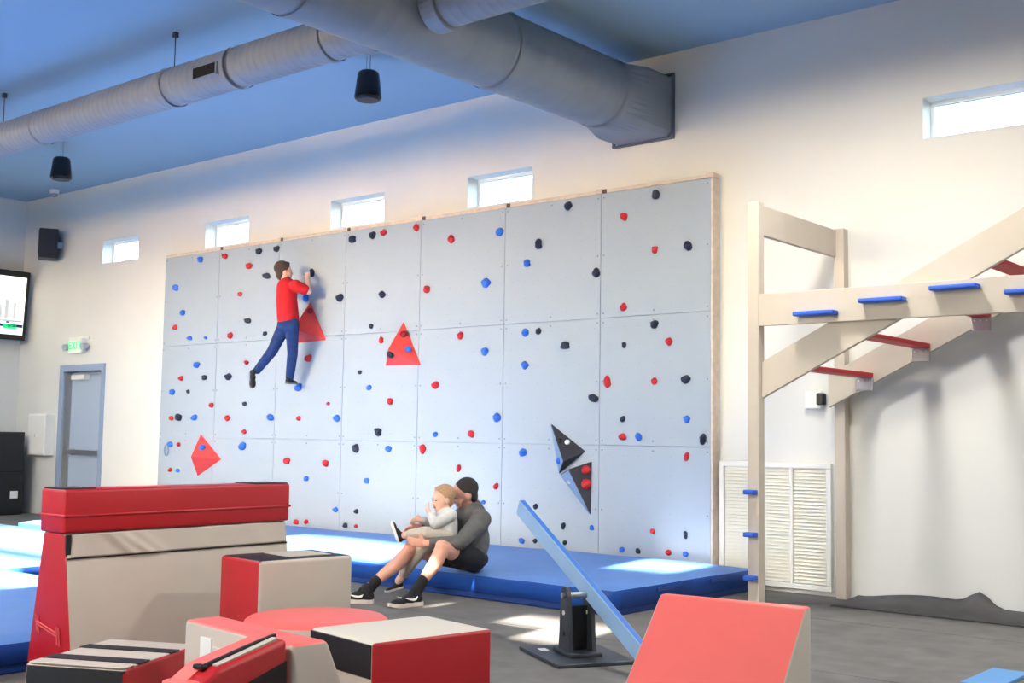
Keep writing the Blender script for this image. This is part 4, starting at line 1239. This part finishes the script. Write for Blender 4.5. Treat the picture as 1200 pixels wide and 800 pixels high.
def man_shirt(bm):
    R = Matrix.Rotation(-0.5, 3, 'Z')
    add_sphere(bm, (neck + pel) / 2 + V((-0.01, -0.01, 0.09)), 0.166, (1.08, 0.84, 1.1), R, 3)
    add_sphere(bm, (neck + pel) / 2 - V((0, 0, 0.05)), 0.160, (1.02, 0.86, 1.15), R, 3)
    add_sphere(bm, pel + V((0, 0, 0.05)), 0.158, (1.08, 0.92, 0.62), R, 3)
    cap_chain(bm, [neck - V((0, 0, 0.045)), shL], [0.086, 0.078]); cap_chain(bm, [neck - V((0, 0, 0.045)), shR], [0.086, 0.078])
    cap_chain(bm, [shL, (shL + elL) / 2, elL, wrL * 0.80 + elL * 0.20], [0.078, 0.070, 0.058, 0.044])
    cap_chain(bm, [shR, elR, wrR * 0.8 + elR * 0.2], [0.076, 0.058, 0.044])
    cap_chain(bm, [neck - V((0, 0, 0.015)), neck + V((-0.01, -0.014, 0.025))], [0.078, 0.070])
blob('shirt', man_shirt, M_GREYKNIT, man, 0.009, 4)
def man_shorts(bm):
    R = Matrix.Rotation(-0.5, 3, 'Z')
    add_sphere(bm, pel + V((0, 0, -0.008)), 0.158, (1.15, 0.98, 0.60), R, 3)
    for h_, k_ in ((hipL, knL), (hipR, knR)):
        cap_chain(bm, [h_, h_ * 0.45 + k_ * 0.55], [0.102, 0.098])
    cap_chain(bm, [hipL, hipL * 0.55 + knL * 0.45 - V((0, 0, 0.05))], [0.09, 0.07])
blob('shorts', man_shorts, M_SHORTS, man, 0.009, 3)
for a_, k_ in ((anL, knL), (anR, knR)):
    sk = a_ + (k_ - a_).normalized() * 0.115
    blob('sock', lambda b: cap_chain(b, [a_ - V((0, 0, 0.02)), sk], [0.043, 0.044]), M_SHORTS, man, 0.007, 2)
tL = V((-0.12, -1.0, 0.0)); tR = V((-0.80, -0.60, 0.0))
shoe(man, V((anL.x, anL.y, 0.001)) - tL.normalized() * 0.065, tL, 0.31)
shoe(man, V((anR.x, anR.y, 0.001)) - tR.normalized() * 0.065, tR, 0.31)

# ---- the toddler
kid = thing('person', 'toddler in pale grey jumper sitting on the man\'s lap with one foot lifted', 'person', (7.48, -2.33, 0.42))
th = V((7.445, -2.315, 0.785)); tface = V((-0.30, -0.94, -0.08))
tp = V((7.485, -2.315, 0.50)); tn = V((7.475, -2.305, 0.695)); tsL = V((7.56, -2.335, 0.665)); tsR = V((7.39, -2.26, 0.665))
teL = V((7.505, -2.455, 0.60)); twL = V((7.43, -2.44, 0.675)); teR = V((7.36, -2.37, 0.60)); twR = V((7.36, -2.47, 0.62))
tkL = V((7.445, -2.50, 0.525)); tfL = V((7.315, -2.595, 0.505)); tkR = V((7.35, -2.43, 0.40)); tfR = V((7.15, -2.49, 0.13))
def kid_body(bm):
    head_fill(bm, th, tface, 0.86)
    cap_chain(bm, [tn, th - V((0, 0, 0.05))], [0.042, 0.04])
    cap_chain(bm, [tn - V((0, 0, 0.05)), tp], [0.078, 0.088])
    cap_chain(bm, [tsL, teL, twL], [0.038, 0.032, 0.022]); cap_chain(bm, [tsR, teR, twR], [0.038, 0.032, 0.022])
    cap_chain(bm, [tp + V((0.04, -0.02, 0)), tkL, tfL], [0.058, 0.044, 0.03]); cap_chain(bm, [tp + V((-0.04, 0, 0)), tkR, tfR], [0.058, 0.044, 0.03])
    hand_fill(bm, twL, V((-0.35, -0.15, 0.9)), V((-0.2, 0.5, 0.6)), V((-0.8, 0.1, 0.2)), V((0, 0, 1)), 0.62)
    hand_fill(bm, twR, V((-0.3, -0.9, 0.1)), V((-0.2, -0.7, -0.5)), V((0.3, 0, 0.9)), V((0, 0, 1)), 0.62)
kb = blob('body', kid_body, M_SKIN2, kid, 0.0065, 3)
head_details(kb, th, tface, 0.86, M_HAIRF)
blob('hair', lambda b: hair_fill(b, th + V((0, 0, 0.003)), tface, 0.875), M_HAIRF, kid, 0.007, 3)
def kid_top(bm):
    cap_chain(bm, [tn - V((0, 0, 0.045)), (tn + tp) / 2, tp + V((0, 0, 0.02))], [0.080, 0.098, 0.098])
    cap_chain(bm, [tn - V((0, 0, 0.02)), tsL, teL, teL * 0.25 + twL * 0.75], [0.05, 0.050, 0.042, 0.032])
    cap_chain(bm, [tn - V((0, 0, 0.02)), tsR, teR, teR * 0.25 + twR * 0.75], [0.05, 0.050, 0.042, 0.032])
blob('jumper', kid_top, M_PALEKNIT, kid, 0.007, 3)
def kid_trousers(bm):
    add_sphere(bm, tp - V((0, 0, 0.01)), 0.102, (1, 0.95, 0.75), None, 3)
    cap_chain(bm, [tp + V((0.04, -0.02, 0)), tkL, tkL * 0.25 + tfL * 0.75], [0.068, 0.054, 0.042])
    cap_chain(bm, [tp + V((-0.04, 0, -0.01)), tkR, tkR * 0.22 + tfR * 0.78], [0.068, 0.054, 0.042])
blob('trousers', kid_trousers, M_OATKNIT, kid, 0.007, 3)
shoe(kid, V((7.265, -2.625, 0.440)), V((-0.22, -0.28, 0.94)), 0.185, swoosh=False, sole_m=M_WHITE, name='lifted_shoe')
shoe(kid, V((7.175, -2.455, 0.075)), V((-0.62, -0.62, -0.25)), 0.155, swoosh=False, name='shoe')

# ---- the climbing boy
boy = thing('person', 'boy in red t-shirt and blue jeans clinging to the climbing wall', 'person', (3.05, -0.25, 1.88))
bh = V((3.00, -0.37, 3.195)); bface = V((0.45, 0.88, 0.05))
bn = V((3.07, -0.385, 3.06)); bsR = V((3.235, -0.385, 3.005)); bsL = V((2.925, -0.33, 3.00))
bp = V((3.195, -0.455, 2.58)); bhR = V((3.265, -0.45, 2.55)); bhL = V((3.125, -0.44, 2.55))
beR = V((3.315, -0.265, 2.945)); bwR = V((3.105, -0.130, 3.135)); beL = V((2.90, -0.14, 2.93)); bwL = V((2.985, -0.115, 3.03))
bkR = V((3.15, -0.335, 2.22)); baR = V((2.99, -0.235, 1.955)); bkL = V((3.035, -0.545, 2.235)); baL = V((2.825, -0.585, 2.02))
bwR = V((3.175, -0.165, 3.125))
def boy_body(bm):
    head_fill(bm, bh, bface, 0.93)
    cap_chain(bm, [bn, bh - V((0, 0.01, 0.05))], [0.05, 0.047])
    cap_chain(bm, [bn - V((0, 0, 0.07)), (bn + bp) / 2, bp], [0.095, 0.09, 0.105])
    cap_chain(bm, [bsL, bsR], [0.055, 0.055])
    cap_chain(bm, [bsR, beR, bwR], [0.048, 0.038, 0.026]); cap_chain(bm, [bsL, beL, bwL], [0.048, 0.038, 0.026])
    cap_chain(bm, [bhR, bkR, baR], [0.075, 0.055, 0.036]); cap_chain(bm, [bhL, bkL, baL], [0.075, 0.055, 0.036])
    hand_fill(bm, bwR, V((-0.45, 0.35, 0.85)), V((-0.75, 0.55, -0.1)), V((-0.7, -0.1, 0.3)), V((0, -1, 0)), 0.9)
    hand_fill(bm, bwL, V((0.0, 0.45, 0.85)), V((0, 0.9, -0.3)), V((0.9, 0, 0.2)), V((0, -1, 0)), 0.9)
bb = blob('body', boy_body, M_SKIN2, boy, 0.007, 3)
head_details(bb, bh, bface, 0.93, M_HAIRB)
blob('hair', lambda b: hair_fill(b, bh, bface, 0.98, 0.25), M_HAIRB, boy, 0.008, 3)
def boy_shirt(bm):
    cap_chain(bm, [bn - V((0, 0, 0.065)), (bn * 0.55 + bp * 0.45) + V((0.0, -0.01, 0)), bp + V((0, 0, 0.05))], [0.118, 0.122, 0.128])
    cap_chain(bm, [bsL, bsR], [0.072, 0.072])
    cap_chain(bm, [bsR, bsR * 0.35 + beR * 0.65], [0.070, 0.064]); cap_chain(bm, [bsL, bsL * 0.35 + beL * 0.65], [0.070, 0.064])
    cap_chain(bm, [bn - V((0, 0, 0.02)), bn + V((0, 0, 0.005))], [0.07, 0.06])
blob('t_shirt', boy_shirt, M_REDSHIRT, boy, 0.009, 3)
def boy_jeans(bm):
    add_sphere(bm, bp - V((0, 0, 0.03)), 0.122, (1.12, 0.95, 0.85), None, 3)
    cap_chain(bm, [bhR, bkR, baR], [0.082, 0.062, 0.050]); cap_chain(bm, [bhL, bkL, baL], [0.082, 0.062, 0.048])
blob('jeans', boy_jeans, M_JEANS, boy, 0.009, 3)
shoe(boy, baR + V((0.02, -0.06, -0.085)), V((-0.30, 0.75, 0.0)), 0.235, swoosh=False, sole_m=mat('sole_grey', (120, 112, 104), 0.7))
shoe(boy, baL + V((-0.035, -0.045, 0.0)), V((0.10, -0.05, -0.95)), 0.225, swoosh=False, sole_m=mat('sole_grey', (120, 112, 104), 0.7))
